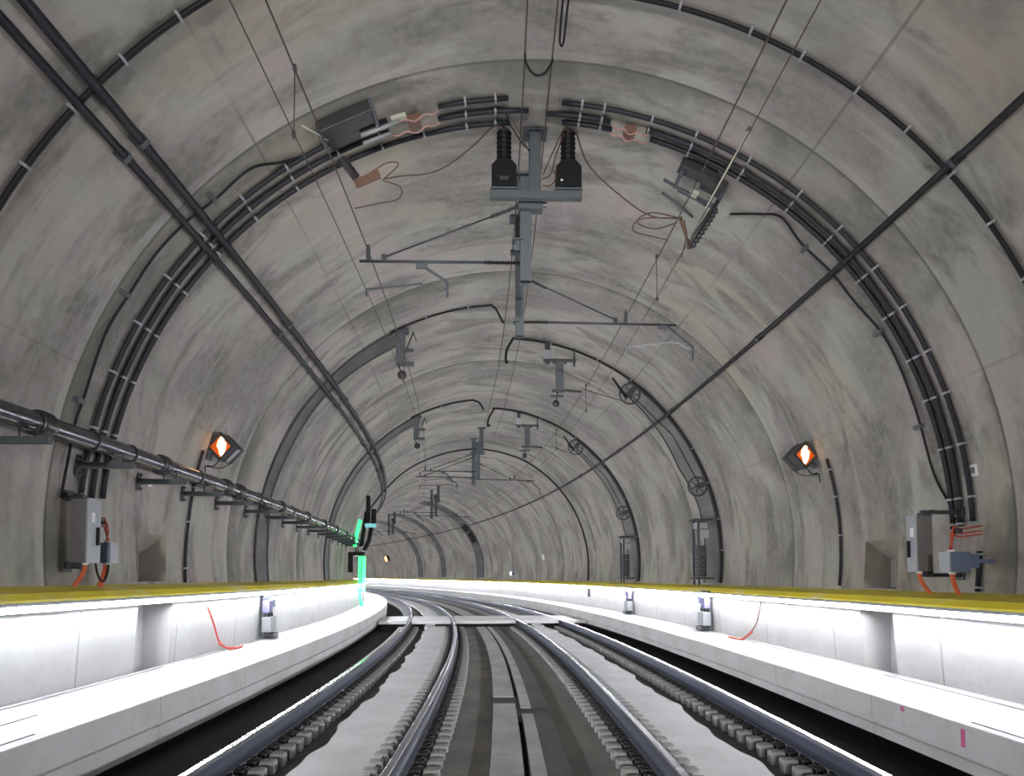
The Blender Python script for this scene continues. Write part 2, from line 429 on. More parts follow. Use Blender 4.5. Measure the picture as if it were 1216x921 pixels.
# crossing slab flush with the rails
for u0, u1 in ((-3.66, -2.70), (-2.545, -1.20), (-1.045, 1.045), (1.20, 2.545), (2.70, 3.50)):
    m = MB(); m.sweep([(u0, -.015), (u1, -.015), (u1, -.12), (u0, -.12)], 25.3, 28.4, .5)
    tag(m.build('crossing_slab', M_slab), {-3.66: 'pale crossing slab between left walkway and first rail', -2.545: 'pale crossing slab between the rails of the left track', -1.045: 'widest pale crossing slab between the two tracks', 1.2: 'pale crossing slab between the rails of the right track', 2.7: 'short pale crossing slab between outermost right rail and right walkway'}[u0], 'slab', 'concrete crossing slabs over the tracks')
for u, side in ((-1.9, 'left'), (1.75, 'right')):
    m = MB(); M = fmat(25.26, u, -.15); m.box(M, (0, 0, 0), (.34, .10, .10), .01)
    tag(m.build('slab_support', M_walk), 'small pale block under front edge of crossing slab, %s track' % side, 'concrete block', 'blocks under the crossing slab')
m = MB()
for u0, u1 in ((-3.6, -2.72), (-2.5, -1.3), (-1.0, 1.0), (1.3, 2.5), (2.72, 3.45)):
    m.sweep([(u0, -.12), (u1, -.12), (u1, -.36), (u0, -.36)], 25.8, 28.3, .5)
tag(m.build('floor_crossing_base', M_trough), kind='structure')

# ------------------------------------------------------------------ rails
RAILU = (-2.627, -1.122, 1.122, 2.627)
RN = ('outermost left rail, nearest the left walkway', 'inner rail of the left track, left of the middle duct', 'inner rail of the right track, right of the middle duct', 'outermost right rail, nearest the right walkway')
HEADP = [(-.035, -.036), (-.036, -.008), (-.027, 0), (.027, 0), (.036, -.008), (.035, -.036)]
WEBP = [(-.035, -.0365), (.035, -.0365), (.010, -.052), (.009, -.135), (.030, -.152), (.075, -.160), (.075, -.172), (-.075, -.172), (-.075, -.160), (-.030, -.152), (-.009, -.135), (-.010, -.052)]
for u, nm in zip(RAILU, RN):
    r = thing('rail', P(0, u, -.172), 'polished steel %s' % nm, 'rail', 'running rails')
    m = MB(); m.sweep([(u+a, b) for a, b in HEADP], -12, 150, .4); tag(m.build('rail_head', M_head, r), 'bright worn running surface')
    m = MB(); m.sweep([(u+a, b) for a, b in WEBP], -12, 150, .4); m.build('rail_web_and_foot', M_rail, r)

# support blocks under the rails: one with its clips, then copies
def block_parts():
    root = bpy.data.objects.new('sleeper_block', None); C.objects.link(root)
    WM[root.name] = Matrix.Identity(4); I = Matrix.Identity(4)
    m = MB()
    m.box(I, (0, 0, -.060), (.50, .15, .09), .012)
    for sx in (-1, 1):
        m.box(I, (sx*.262, 0, -.025), (.15, .155, .14), .045)
    b = m.build('block_body', M_block, root)
    out = [b]
    for sx in (-1, 1):
        m = MB(); m.box(I, (sx*.130, 0, .012), (.10, .17, .060), .012)
        m.tube([(sx*.085, -.05, .035), (sx*.13, -.06, .062), (sx*.16, 0, .05), (sx*.13, .06, .062), (sx*.085, .05, .035)], .009, 6)
        out.append(m.build('rail_clip', M_clip, root))
    return root, out
broot, bparts = block_parts()
first = True
NB = 71
BL = ('under the outermost left rail', 'under the inner rail of the left track', 'under the inner rail of the right track', 'under the outermost right rail')
for k in range(NB):
    s = 3.72 + .30*k
    for ri, u in enumerate(RAILU):
        if first: r, ps = broot, bparts; first = False
        else:
            r = broot.copy(); C.objects.link(r)
            for p_ in bparts:
                q = p_.copy(); q.parent = r; C.objects.link(q)
        r.location = P(s, u, -.215); r.rotation_euler = (0, 0, at(s)[2])
        tag(r, 'grey support block with black clips %s' % BL[ri], 'sleeper block', 'support blocks ' + BL[ri])
m = MB()
s = 28.8
while s < 75:
    for u in RAILU:
        m.box(fmat(s, u, -.255), (0, 0, 0), (.64, .2, .12))
    s += .30
tag(m.build('far_sleeper_blocks', M_block), 'far rows of support blocks under the rails beyond the crossing slab', 'sleeper blocks', kind='stuff')

# ------------------------------------------------------------------ handrails with light strip
for side, u, z, nm in ((-1, -4.765, 1.195, 'left'), (1, 4.535, 1.11, 'right')):
    r = thing('lighting_handrail', P(0, u, z), 'slim steel handrail with white light strip along the %s bench wall' % nm, 'handrail', 'lit handrails')
    m = MB(); m.sweep([(u-side*.018, z), (u-side*.018, z+.03), (u+side*.022, z+.03), (u+side*.022, z-.062), (u+side*.012, z-.062), (u+side*.012, z)], -14, SEND, .5); m.build('rail_bar', M_cab, r)
    m = MB(); m.sweep([(u-side*.014, z-.001), (u+side*.011, z-.001), (u+side*.011, z-.058), (u+side*.0, z-.058), (u-side*.014, z-.052)], 4.4, SEND, 1.0); tag(m.build('light_strip', M_led, r), 'glowing white strip')
    for k in range(24):
        s = 4.7 + 1.3*k
        if 9.0 < s < 9.9: s += .95
        m = MB(); m.tube([P(s, u, z+.018), P(s, u+side*.11, z+.018)], .008, 6); m.build('bracket', M_steel, r)

# ------------------------------------------------------------------ cables and pipes on the vault
def arc(s, a0, a1, r=5.65, da=2.0):
    k = max(1, int(abs(a1-a0)/da)); f = s if callable(s) else (lambda a: s)
    return [ring(f(a0+(a1-a0)*i/k), a0+(a1-a0)*i/k, r) for i in range(k+1)]
def clips(parent, s, angs, rr, r=R-.02, name='clip', w=.028):
    for a in angs:
        m = MB(); f = s(a) if callable(s) else s
        m.box(rmat(f, a, r), (0, 0, rr+.006), (rr*2+.030, w, rr*2+.020), .004); m.build(name, M_cab, parent)
def wallcable(name, s, a0, a1, rr, mt, label, angs, r=None, cat='cable', group=None):
    r = r or (R - rr - .012)
    p = thing(name, ring(s(a0) if callable(s) else s, a0, r), label, cat, group)
    m = MB(); m.tube(arc(s, a0, a1, r), rr, 10); m.build('cable' if 'cable' in name else 'tube', mt, p)
    clips(p, s, angs, rr, R-.0)
    return p
wallcable('wall_cable', 6.44, 181, 97, .030, M_rubber, 'thick black cable arching up the left vault nearest the viewer', [126.4, 132.9, 139.4, 146.2, 152.6, 159, 120, 113.5, 107], group='arching cables on the vault')
wallcable('wall_cable', 7.40, 88, -4, .027, M_rubber, 'thick black cable arching down the right vault nearest the viewer', [81, 75, 67, 60.9, 54, 47.2, 40.5, 33.9, 27, 20, 12, 4], group='arching cables on the vault')
g = 'grey conduits in threes on the vault'
for i, (s, segs) in enumerate(((9.15, [(175.5, 109.5), (102.6, 93.3)]), (9.40, [(175.3, 109.5), (102.8, 90.5)]), (9.66, [(175.1, 93.0)]))):
    nm = ('nearest', 'middle', 'farthest')[i]
    for j, (a0, a1) in enumerate(segs):
        lab = 'dark conduit on the left vault, %s of three%s' % (nm, '' if j == 0 else ', short upper length by mast')
        wallcable('wall_conduit', s, a0, a1, .034, M_conduit, lab, [a for a in (171, 166.5, 159, 152, 145, 138, 131, 124, 117, 111, 105, 99, 95) if a1 < a < a0], cat='conduit', group=g)
for i, (s, segs) in enumerate(((9.22, [(86.2, 1.5)]), (9.46, [(88.2, 79.3), (74.3, 1.3)]), (9.62, [(85.8, 78.8), (73.4, 1.0)]))):
    nm = ('nearest', 'middle', 'farthest')[i]
    for j, (a0, a1) in enumerate(segs):
        short = len(segs) == 2 and j == 0
        lab = 'dark conduit on the right vault, %s of three%s' % (nm, ', short upper length by mast' if short else '')
        wallcable('wall_conduit', s, a0, a1, .034, M_conduit, lab, [a for a in (83.5, 80.5, 74, 67.8, 60, 52, 45, 38, 31.7, 25, 19, 12, 5, 1.6) if a1 < a < a0], cat='conduit', group=g)
# pinkish splices that bridge the gaps
for sa, sb, aa, ab, nm in ((9.15, 9.40, 109.3, 102.7, 'left'), (9.46, 9.62, 79, 73.8, 'right')):
    p = thing('cable_splice', ring(sa, (aa+ab)/2, 5.62), 'pinkish cable splice with small box between conduit ends, %s of the mast' % nm, 'cable splice', 'cable splices')
    for s in (sa, sb):
        m = MB(); pts = [ring(s+.04*math.sin(k*1.3), aa+(ab-aa)*k/12, 5.61-.05*math.sin(PI*k/12)) for k in range(13)]; m.tube(pts, .012, 6); m.build('wire', M_pink, p)
    m = MB(); m.box(rmat((sa+sb)/2, (aa+ab)/2, 5.66), (0, 0, .05), (.22, .16, .09), .01); m.build('splice_box', M_brown, p)

def spline(pts, n=6):
    out = []
    q = [pts[0]] + list(pts) + [pts[-1]]
    for i in range(1, len(q)-2):
        a, b, c, d = (Vector(x) for x in q[i-1:i+3])
        for k in range(n):
            t = k/n; out.append(.5*((2*b) + (c-a)*t + (2*a-5*b+4*c-d)*t*t + (3*b-a-3*c+d)*t**3))
    out.append(Vector(pts[-1])); return out
p = thing('thin_wall_cable', ring(8.75, 167, 5.6), 'thin black cable bowing beside the three conduits on the left vault', 'cable', 'thin bowed cables')
m = MB(); m.tube(spline([ring(s, a, 5.66) for s, a in ((8.74, 176), (8.754, 166.9), (8.77, 164), (8.68, 155.5), (8.706, 149.5), (8.68, 143.9), (8.72, 138.5), (8.8, 133.6), (8.77, 128.2), (9.0, 124.5), (9.14, 121.5))]), .017, 8); m.build('cable', M_rubber, p)
for a, s in ((164, 8.77), (150, 8.70), (134, 8.8)):
    m = MB(); m.box(rmat(s-.05, a, R), (0, 0, .03), (.16, .06, .07), .006); m.build('clip', M_steel, p)
p = thing('thin_wall_cable', ring(9.9, 9, 5.6), 'thin black cable snaking down the right vault to the tall cabinet', 'cable', 'thin bowed cables')
m = MB(); m.tube(spline([ring(s, a, 5.66) for s, a in ((10.43, 58.2), (10.04, 54.6), (9.82, 51.9), (9.974, 47.4), (9.958, 41.2), (9.977, 36.2), (9.865, 30.2), (9.876, 24.5), (9.92, 17.5), (9.905, 9.4), (9.72, 5.4), (9.56, 3.2))]), .017, 8); m.build('cable', M_rubber, p)
for a, s in ((46.5, 9.97), (30.5, 9.87), (16, 9.92)):
    m = MB(); m.box(rmat(s+.06, a, R), (0, 0, .03), (.16, .06, .07), .006); m.build('clip', M_steel, p)

# longitudinal pipes on the vault
def longpipe(label, deg, rr, off, s1, name='service_pipe'):
    k = int((s1+13)/.75); f = deg if callable(deg) else (lambda s: deg)
    p = thing(name, ring(6, f(6), R-off), label, 'pipe', 'pipes running along the vault')
    m = MB(); m.tube([ring(-13+(s1+13)*i/k, f(-13+(s1+13)*i/k), R-off) for i in range(k+1)], rr, 12); m.build('tube', M_conduit, p)
    for s in [4.0, 7.2, 12.6, 18.2, 24, 30]:
        m = MB(); m.box(rmat(s, f(s), R), (0, 0, off/2+rr/2), (.06, rr*2+.03, off+rr+.01), .008); m.build('bracket', M_dsteel, p)
    return p
longpipe('dark service pipe along the left vault, lower of the pair', lambda s: 138.8 - min(max(s-16, 0), 14)*.075, .042, .11, 75)
longpipe('dark service pipe along the left vault, upper of the pair', lambda s: 136.5 - min(max(s-14, 0), 16)*.065, .050, .12, 75)
longpipe('dark service pipe running along the right vault', 41.3, .040, .10, 150)

# fire main on brackets, left wall
UPI, ZPI, RPI = -5.02, 3.055, .105
p = thing('fire_main_pipe', P(7, UPI, ZPI), 'large shiny steel pipe on wall brackets along the left wall', 'pipe')
k = 90
m = MB(); m.tube([P(-13+i*.6, UPI, ZPI) for i in range(int((60+13)/.6)+1)], RPI, 20); m.build('tube', M_pipe, p)
for s in (2.2, 5.05, 7.55, 10.35, 12.9, 13.6, 16.6, 19.4, 22, 24.5, 27.2, 30, 33):
    m = MB(); M = fmat(s, UPI, ZPI)
    pr = [(RPI+.004, -.10), (RPI+.03, -.09), (RPI+.035, -.03), (RPI+.028, 0), (RPI+.035, .03), (RPI+.03, .09), (RPI+.004, .10)]
    m.lathe(M @ Matrix.Rotation(-PI/2, 4, 'X'), pr, 20); m.build('coupling', M_coup, p)
for s in (6.7, 8.5, 9.4, 11.6, 14.8, 17.6):
    m = MB(); m.torus(fmat(s, UPI, ZPI) @ Matrix.Rotation(PI/2, 4, 'X'), RPI+.008, .010, 20, 6); m.build('strap', M_coup, p)
bs = [7.35, 9.05, 10.62, 12.17, 13.75, 15.5, 17.1, 18.7, 20.4, 22.1, 23.8, 25.5, 27.2, 28.9, 30.6, 32.3]
for i, s in enumerate(bs):
    ordn = ['nearest the viewer', 'above the left cabinet', 'right of the left cabinet', 'left of the warning lamp cable', 'beside the warning lamp cable'][i] if i < 5 else 'in the distant run before the green lamp'
    b = thing('pipe_bracket', P(s, -5.3, 2.85), 'grey channel wall bracket under the large pipe, %s' % ordn, 'bracket', 'wall brackets under the large pipe' if i < 5 else 'distant wall brackets under the large pipe')
    M = fmat(s, 0, 0)
    uw = UT - math.sqrt(R*R - (2.86-ZC)**2)
    m = MB()
    L0, L1 = uw+.01, -4.80
    cx = (L0+L1)/2; w = L1-L0
    m.box(M, (cx, -.03, 2.85), (w, .006, .075)); m.box(M, (cx, .03, 2.85), (w, .006, .075)); m.box(M, (cx, 0, 2.815), (w, .06, .006))
    m.box(M, (L1-.004, 0, 2.852), (.008, .066, .08)); m.build('channel_arm', M_steel, b)
    m = MB(); m.box(M, (uw+.018, 0, 2.85), (.02, .12, .26), .004)
    for zz in (2.75, 2.95): m.tube([P(s, uw+.02, zz), P(s, uw+.07, zz)], .014, 8)
    m.build('wall_plate', M_dsteel, b)
    for du in (-.09, .09):
        m = MB(); m.tube([P(s, UPI+du, 2.86), P(s, UPI+du, 3.03)], .010, 6); m.build('saddle_rod', M_coup, b)

# conduits rising to the two warning lamps
wallcable('wall_conduit', lambda a: 12.52 - max(0, (a-176))*.013, 186.4, 163.5, .026, M_conduit, 'single grey conduit running up to the left orange warning lamp', [176, 170, 184], cat='conduit')
wallcable('wall_conduit', 12.68, -7.0, 16.0, .026, M_conduit, 'single grey conduit running up to the right orange warning lamp', [9, 14, 2], cat='conduit')
wallcable('wall_conduit', 9.11, -7.4, -2.2, .034, M_conduit, 'short grey conduit stub from the ledge beside the right junction box', [-2.6, -6.9], cat='conduit')

# ------------------------------------------------------------------ warning lamps
FL = [(0, .155), (.035, .14), (.042, .075), (.072, .065), (.066, .01), (.056, -.05), (.035, -.105), (0, -.15), (-.026, -.10), (-.030, -.05), (-.062, .01), (-.045, .09)]
def lamp(s, u, z, side, label):
    p = thing('warning_lamp', P(s, u, z), label, 'lamp', 'orange diamond warning lamps')
    M = fmat(s, u, z, yaw=side*.10)
    h = .225
    def dia(k): return [(k, 0), (0, k), (-k, 0), (0, -k)]
    m = MB(); m.prism(M, dia(h+.02), .06, .42)
    m.prism(M, dia(h+.035), .26, .30); hs = m.build('housing', M_lamph, p)
    m = MB()
    poly_o = dia(h+.03); poly_i = dia(h-.03)
    for k in range(4):
        a, b, c, d = poly_o[k], poly_o[(k+1) % 4], poly_i[(k+1) % 4], poly_i[k]
        m.prism(M, [a, b, c, d], -.02, .07)
    m.build('hood', M_lamph, hs)
    m = MB(); m.prism(M, dia(h-.028), .02, .05); ln = m.build('lens', M_lens, p)
    m = MB(); m.prism(M, [(x*1.18 - .01*side, y*1.12) for x, y in FL], .0, .019); tag(m.build('light_source', M_flame, ln), 'blazing white and orange glow')
    m = MB(); m.box(M @ Matrix.Rotation(-PI/4, 4, 'Y'), (side*-.0, .20, -h*.707-.03), (.30, .10, .02), .004); m.build('reflector_highlight', M_cab, p)  # pale strip stands in for the highlight at the reflector's bottom
    m = MB(); w = UT + side*math.sqrt(R*R-(z-.12-ZC)**2)
    q = P(s+.12, w - side*.01, z-.12)
    m.tube([P(s+.12, u+side*.16, z-.04), P(s+.12, u+side*.27, z-.08), q], .022, 8)
    m.box(rmat(s+.12, math.degrees(math.atan2(z-.12-ZC, w-UT)), R), (0, 0, .03), (.16, .20, .05), .01); m.build('wall_arm', M_steel, p)
    m = MB(); m.tube(spline([P(s+.05, u+side*.02, z-.20), P(s+.05, u+side*.12, z-.33), P(s+.1, u+side*.28, z-.33), P(s-.1, w-side*.04, z-.52)]), .010, 6)
    m.tube(spline([P(s+.3, u-side*.1, z-.24), P(s+.25, u+side*.08, z-.34), P(s+.1, u+side*.28, z-.33)]), .008, 6); m.build('cable', M_rubber, p)
lamp(12.76, -5.07, 3.74, -1, 'orange diamond warning lamp on an arm, left wall above the large pipe')
lamp(13.04, 5.39, 3.71, 1, 'orange diamond warning lamp on an arm, right wall')

# ------------------------------------------------------------------ dark trunking bands that ring the vault
def band(label, sf, a0, a1, cab_s=None, cab_a=None, cab_tail=None, edge=True, mt=None):
    p = thing('cable_trunking', ring(sf(a0)[0], a0, R), label, 'cable trunking', 'dark trunking bands on the vault')
    m = MB(); m.ringstrip(sf, a0, a1, R+.01, R-.035); m.build('cover_plate', mt or M_band, p)
    if edge:
        for q in (0, 1):
            m = MB(); m.tube([ring(sf(a)[q], a, R-.045) for a in [a0+(a1-a0)*i/60 for i in range(61)]], .022, 6); m.build('edge_rail', M_dsteel, p)
    return p
def lin(pts):
    def f(a):
        for (a0, v0), (a1, v1) in zip(pts, pts[1:]):
            if a0 <= a <= a1: return v0+(v1-v0)*(a-a0)/(a1-a0)
        return pts[0][1] if a < pts[0][0] else pts[-1][1]
    return f
f1 = lin([(112, 17.1), (120, 17.35), (130, 17.2), (140, 17.05), (155, 17.15), (166, 17.05), (176, 17.4), (187, 17.4)])
band('wide dark trunking band on the left vault, nearer of the two', lambda a: (16.42, f1(a)), 186.5, 117)
f2 = lin([(-8, 18.75), (14, 18.8), (24, 19.0), (50, 19.3)]); f2b = lin([(-8, 20.05), (15, 20.0), (27, 20.4), (50, 19.9), (56, 19.8)])
band('wide dark trunking band on the right vault, nearer of the two', lambda a: (18.80, f2b(a)-.15), -7, 55, mt=M_band2)
band('narrower dark trunking band on the left vault, farther of the two', lambda a: (25.45, 26.45), 186.5, 116)
band('narrower dark trunking band on the right vault, farther of the two', lambda a: (26.7, 28.0), -7, 55, mt=M_band2)
band('distant dark trunking band on the right vault, behind the crossing slab', lambda a: (60.0, 62.4), -6, 84, edge=False)
band('very distant trunking band, second beyond the crossing slab', lambda a: (73.3, 75.2), -6, 88, edge=False)
band('faintest trunking band farthest down the tunnel', lambda a: (83, 85), -6, 92, edge=False)
band('distant trunking band at the far left end of the curve', lambda a: (112, 115), -6, 92, edge=False)
# thin cables that run up the bands and over the crown
def overcable(label, s, a0, a1, tail, rr=.028, angs=()):
    p = thing('crown_cable', ring(s(a0) if callable(s) else s, a0, 5.66), label, 'cable', 'black cables arching towards the crown')
    m = MB(); pts = arc(s, a0, a1, R-rr-.02) + [Vector(q) for q in tail]
    m.tube(pts, rr, 8); m.build('cable', M_rubber, p)
    clips(p, s, angs, rr, R)
overcable('black cable up the left vault with drooping end, nearer pair', 16.33, 119, 94.5, spline([ring(16.33, 94.4, 5.62), P(16.33, -.20, 7.58), P(16.33, -.08, 7.35), P(16.33, -.02, 7.25)]), .024, (110, 100))
overcable('black cable over the right vault with drooping end, nearer pair', 18.62, -7, 88, spline([ring(18.62, 88.4, 5.62), P(18.62, .32, 7.62), P(18.62, .18, 7.35), P(18.62, .16, 7.05), P(18.62, .22, 7.05)]), .032, (1.6, 10, 20, 30, 41, 54.6, 65, 78))
overcable('black cable up the left vault with drooping end, farther pair', 25.2, 119, 96, spline([ring(25.2, 95.9, 5.62), P(25.2, -.25, 7.55), P(25.2, -.1, 7.3)]), .030, (108,))
overcable('black cable over the right vault with drooping end, farther pair', 26.45, -7, 87, spline([ring(26.45, 88.4, 5.62), P(26.45, .35, 7.6), P(26.45, .18, 7.3), P(26.45, .14, 7.0), P(26.45, .22, 7.05)]), .034, (10, 25, 40, 55, 70))
overcable('thin black cable forming a full arch just before the green lit column', lin([(-8, 34.2), (62, 34.4), (85, 34.9), (114, 36.6), (123, 37.0), (141, 39.0)]), -7, 150, [], .036, ())

# ------------------------------------------------------------------ overhead line: wires
def wire(label, pts, rr, name='overhead_wire', grp='overhead wires'):
    m = MB(); m.tube(pts, rr, 6)
    return tag(m.build(name, M_wire), label, 'wire', grp)
def along(u, z, s0, s1, st=1.0, f=None):
    k = max(1, int((s1-s0)/st)); return [P(s0+(s1-s0)*i/k, (u(s0+(s1-s0)*i/k) if callable(u) else u), (z(s0+(s1-s0)*i/k) if callable(z) else z)) for i in range(k+1)]
def sag(z, lo, per=20, ph=10): return lambda s: z - lo*math.sin(PI*(((s-ph) % per)/per))
wire('catenary wire above the left track, upper of its pair', along(lambda s: -2.11, sag(6.04, .05), -13, 70), .009)
wire('contact wire above the left track, lower of its pair', along(lambda s: -2.09, 5.38, -13, 70), .006)
wire('catenary wire above the right track, upper of its pair', along(lambda s: 1.98, sag(6.03, .05, 20, 12.4), -13, 72), .009)
wire('contact wire above the right track, lower of its pair', along(lambda s: 1.92, 5.38, -13, 72), .006)
wire('feeder wire under the crown, left of the mast', along(0.0, lambda s: 7.3 - .02*max(0, s-11), -13, 29.5), .009)
wire('feeder wire under the crown, right of the mast', along(lambda s: .31+.012*max(0, s-9), lambda s: 7.3 - .02*max(0, s-11), -13, 29.5), .009)
def dropper(label, s, u, z0=6.0, z1=5.39):
    p = thing('dropper', P(s, u, z1), label, 'dropper', 'droppers between the overhead wires')
    m = MB(); m.tube([P(s, u, z0), P(s, u, z1)], .006, 6); m.build('rod', M_wire, p)
    for z in (z0, z1):
        m = MB(); m.box(fmat(s, u, z), (0, 0, 0), (.03, .05, .05), .005); m.build('wire_clamp', M_insg, p)
dropper('vertical dropper joining the left wires near the top of the view', 6.3, -2.10)
dropper('vertical dropper joining the right wires beside the curled cables', 10.05, 1.95)
dropper('dropper on the left wires beyond the first cantilever', 14.5, -2.10)
dropper('dropper on the right wires below the nearer tensioner', 16.9, 1.95)
dropper('dropper on the left wires between the two tensioners', 21.5, -2.10)
dropper('dropper on the right wires between the two tensioners', 22.0, 1.95)

# ------------------------------------------------------------------ overhead line: masts and cantilevers
def sheds(m, M, L, r0, r1, n, seg=16):
    pr = [(r0, 0)]
    for k in range(n):
        z = L*(k+.2)/n; pr += [(r0, z), (r1, z+L/n*.28), (r1*.98, z+L/n*.34), (r0, z+L/n*.62)]
    pr.append((r0, L)); m.lathe(M, pr, seg)
def toM(a, b):
    a, b = Vector(a), Vector(b); return Matrix.Translation(a) @ (b-a).to_track_quat('Z', 'Y').to_matrix().to_4x4(), (b-a).length
def cantilever(s, side, um, ue, z, label, umes, ureg, ztie):
    p = thing('cantilever_arm', P(s, um, z), label, 'cantilever arm', 'cantilever arms')
    m = MB(); m.tube([P(s, um+side*.40, z), P(s, ue, z-.02*0)], .020, 10); m.build('boom', M_dsteel, p)
    m = MB(); M, L = toM(P(s, um, z), P(s, um+side*.5, z)); sheds(m, M, L, .016, .036, 14, 12); m.build('boom_insulator', M_ins, p)
    m = MB(); m.tube([P(s, um, z+ztie), P(s, umes-side*.22, z+.06)], .014, 8); 
    m.box(fmat(s, umes-side*.22, z+.05), (0, 0, 0), (.07, .05, .10), .01); m.build('tie_rod', M_dsteel, p)
    M, L = toM(P(s, um, z+ztie), P(s, um+side*.42, z+ztie-(ztie-.06)*(.42/abs(umes-side*.22-um)))); m = MB(); sheds(m, M, L, .018, .036, 12, 12); m.build('tie_insulator', M_insg, p)
    m = MB(); m.box(fmat(s, umes, z+.10), (0, 0, 0), (.055, .06, .16), .01); m.box(fmat(s, umes, z+.20), (0, 0, 0), (.035, .05, .06), .008); m.build('wire_clamp', M_dsteel, p)
    # steady arm assembly
    ub = ureg
    m = MB(); m.box(fmat(s, ub, z-.06), (0, 0, 0), (.15, .06, .07), .01)
    m.tube([P(s, ub+side*-.03, z-.07), P(s, ub-side*.36, z-.28)], .020, 8); m.tube([P(s, ub-side*.36, z-.27), P(s, ub-side*.36, z-.50)], .018, 8)
    m.build('registration_bracket', M_steel, p)
    m = MB(); m.tube(spline([P(s, ub-side*.34, z-.38), P(s, ub-side*.27, z-.41), P(s, ub-side*.13, z-.33), P(s, ub-side*.04, z-.32)]), .010, 8)
    m.tube([P(s, ub-side*.02, z-.31), P(s, umes+side*.02, z-.40)], .013, 8); m.tube([P(s, umes+side*.02, z-.40), P(s, umes+side*.02, z-.50)], .012, 8); m.build('steady_arm', M_steel, p)
def cant_r(s, label, um=.10, z=5.88):
    # right-hand arm: registration bracket hangs at the far end
    p = thing('cantilever_arm', P(s, um, z), label, 'cantilever arm', 'cantilever arms')
    m = MB(); m.tube([P(s, um+.4, z), P(s, 2.84, z-.02)], .020, 10); m.build('boom', M_dsteel, p)
    m = MB(); M, L = toM(P(s, um, z), P(s, um+.5, z)); sheds(m, M, L, .016, .036, 14, 12); m.build('boom_insulator', M_ins, p)
    m = MB(); m.tube([P(s, um, z+.83), P(s, 1.78, z+.06)], .014, 8); m.box(fmat(s, 1.78, z+.05), (0, 0, 0), (.07, .05, .10), .01); m.build('tie_rod', M_dsteel, p)
    m = MB(); M, L = toM(P(s, um+.1, z+.78), P(s, um+.48, z+.60)); sheds(m, M, L, .018, .034, 12, 12); m.build('tie_insulator', M_insg, p)
    m = MB(); m.box(fmat(s, 1.96, z+.10), (0, 0, 0), (.055, .06, .16), .01); m.box(fmat(s, 1.96, z+.20), (0, 0, 0), (.035, .05, .06), .008); m.build('wire_clamp', M_dsteel, p)
    m = MB(); m.box(fmat(s, 2.60, z-.06), (0, 0, 0), (.15, .06, .06), .01)
    m.tube([P(s, 2.70, z-.05), P(s, 3.13, z-.40)], .020, 8); m.tube([P(s, 3.13, z-.39), P(s, 3.13, z-.62)], .018, 8); m.build('registration_bracket', M_steel, p)
    m = MB(); m.tube(spline([P(s, 3.11, z-.44), P(s, 3.0, z-.42), P(s, 2.88, z-.34), P(s, 2.75, z-.33)]), .010, 8)
    m.tube([P(s, 2.78, z-.32), P(s, 1.96, z-.42)], .013, 8); m.tube([P(s, 1.96, z-.42), P(s, 1.96, z-.52)], .012, 8); m.build('steady_arm', M_cab, p)
def post(p, s, u, z0, z1, w=.16, name='post'):
    m = MB(); M = fmat(s, u, 0); t = .012; h = z1-z0; zc = (z0+z1)/2
    m.box(M, (0, -w/2, zc), (w, t, h)); m.box(M, (0, w/2, zc), (w, t, h)); m.box(M, (0, 0, zc), (t, w, h))
    return m.build(name, M_steel, p)
def roof(u): return ZC + math.sqrt(R*R-(u-UT)**2)
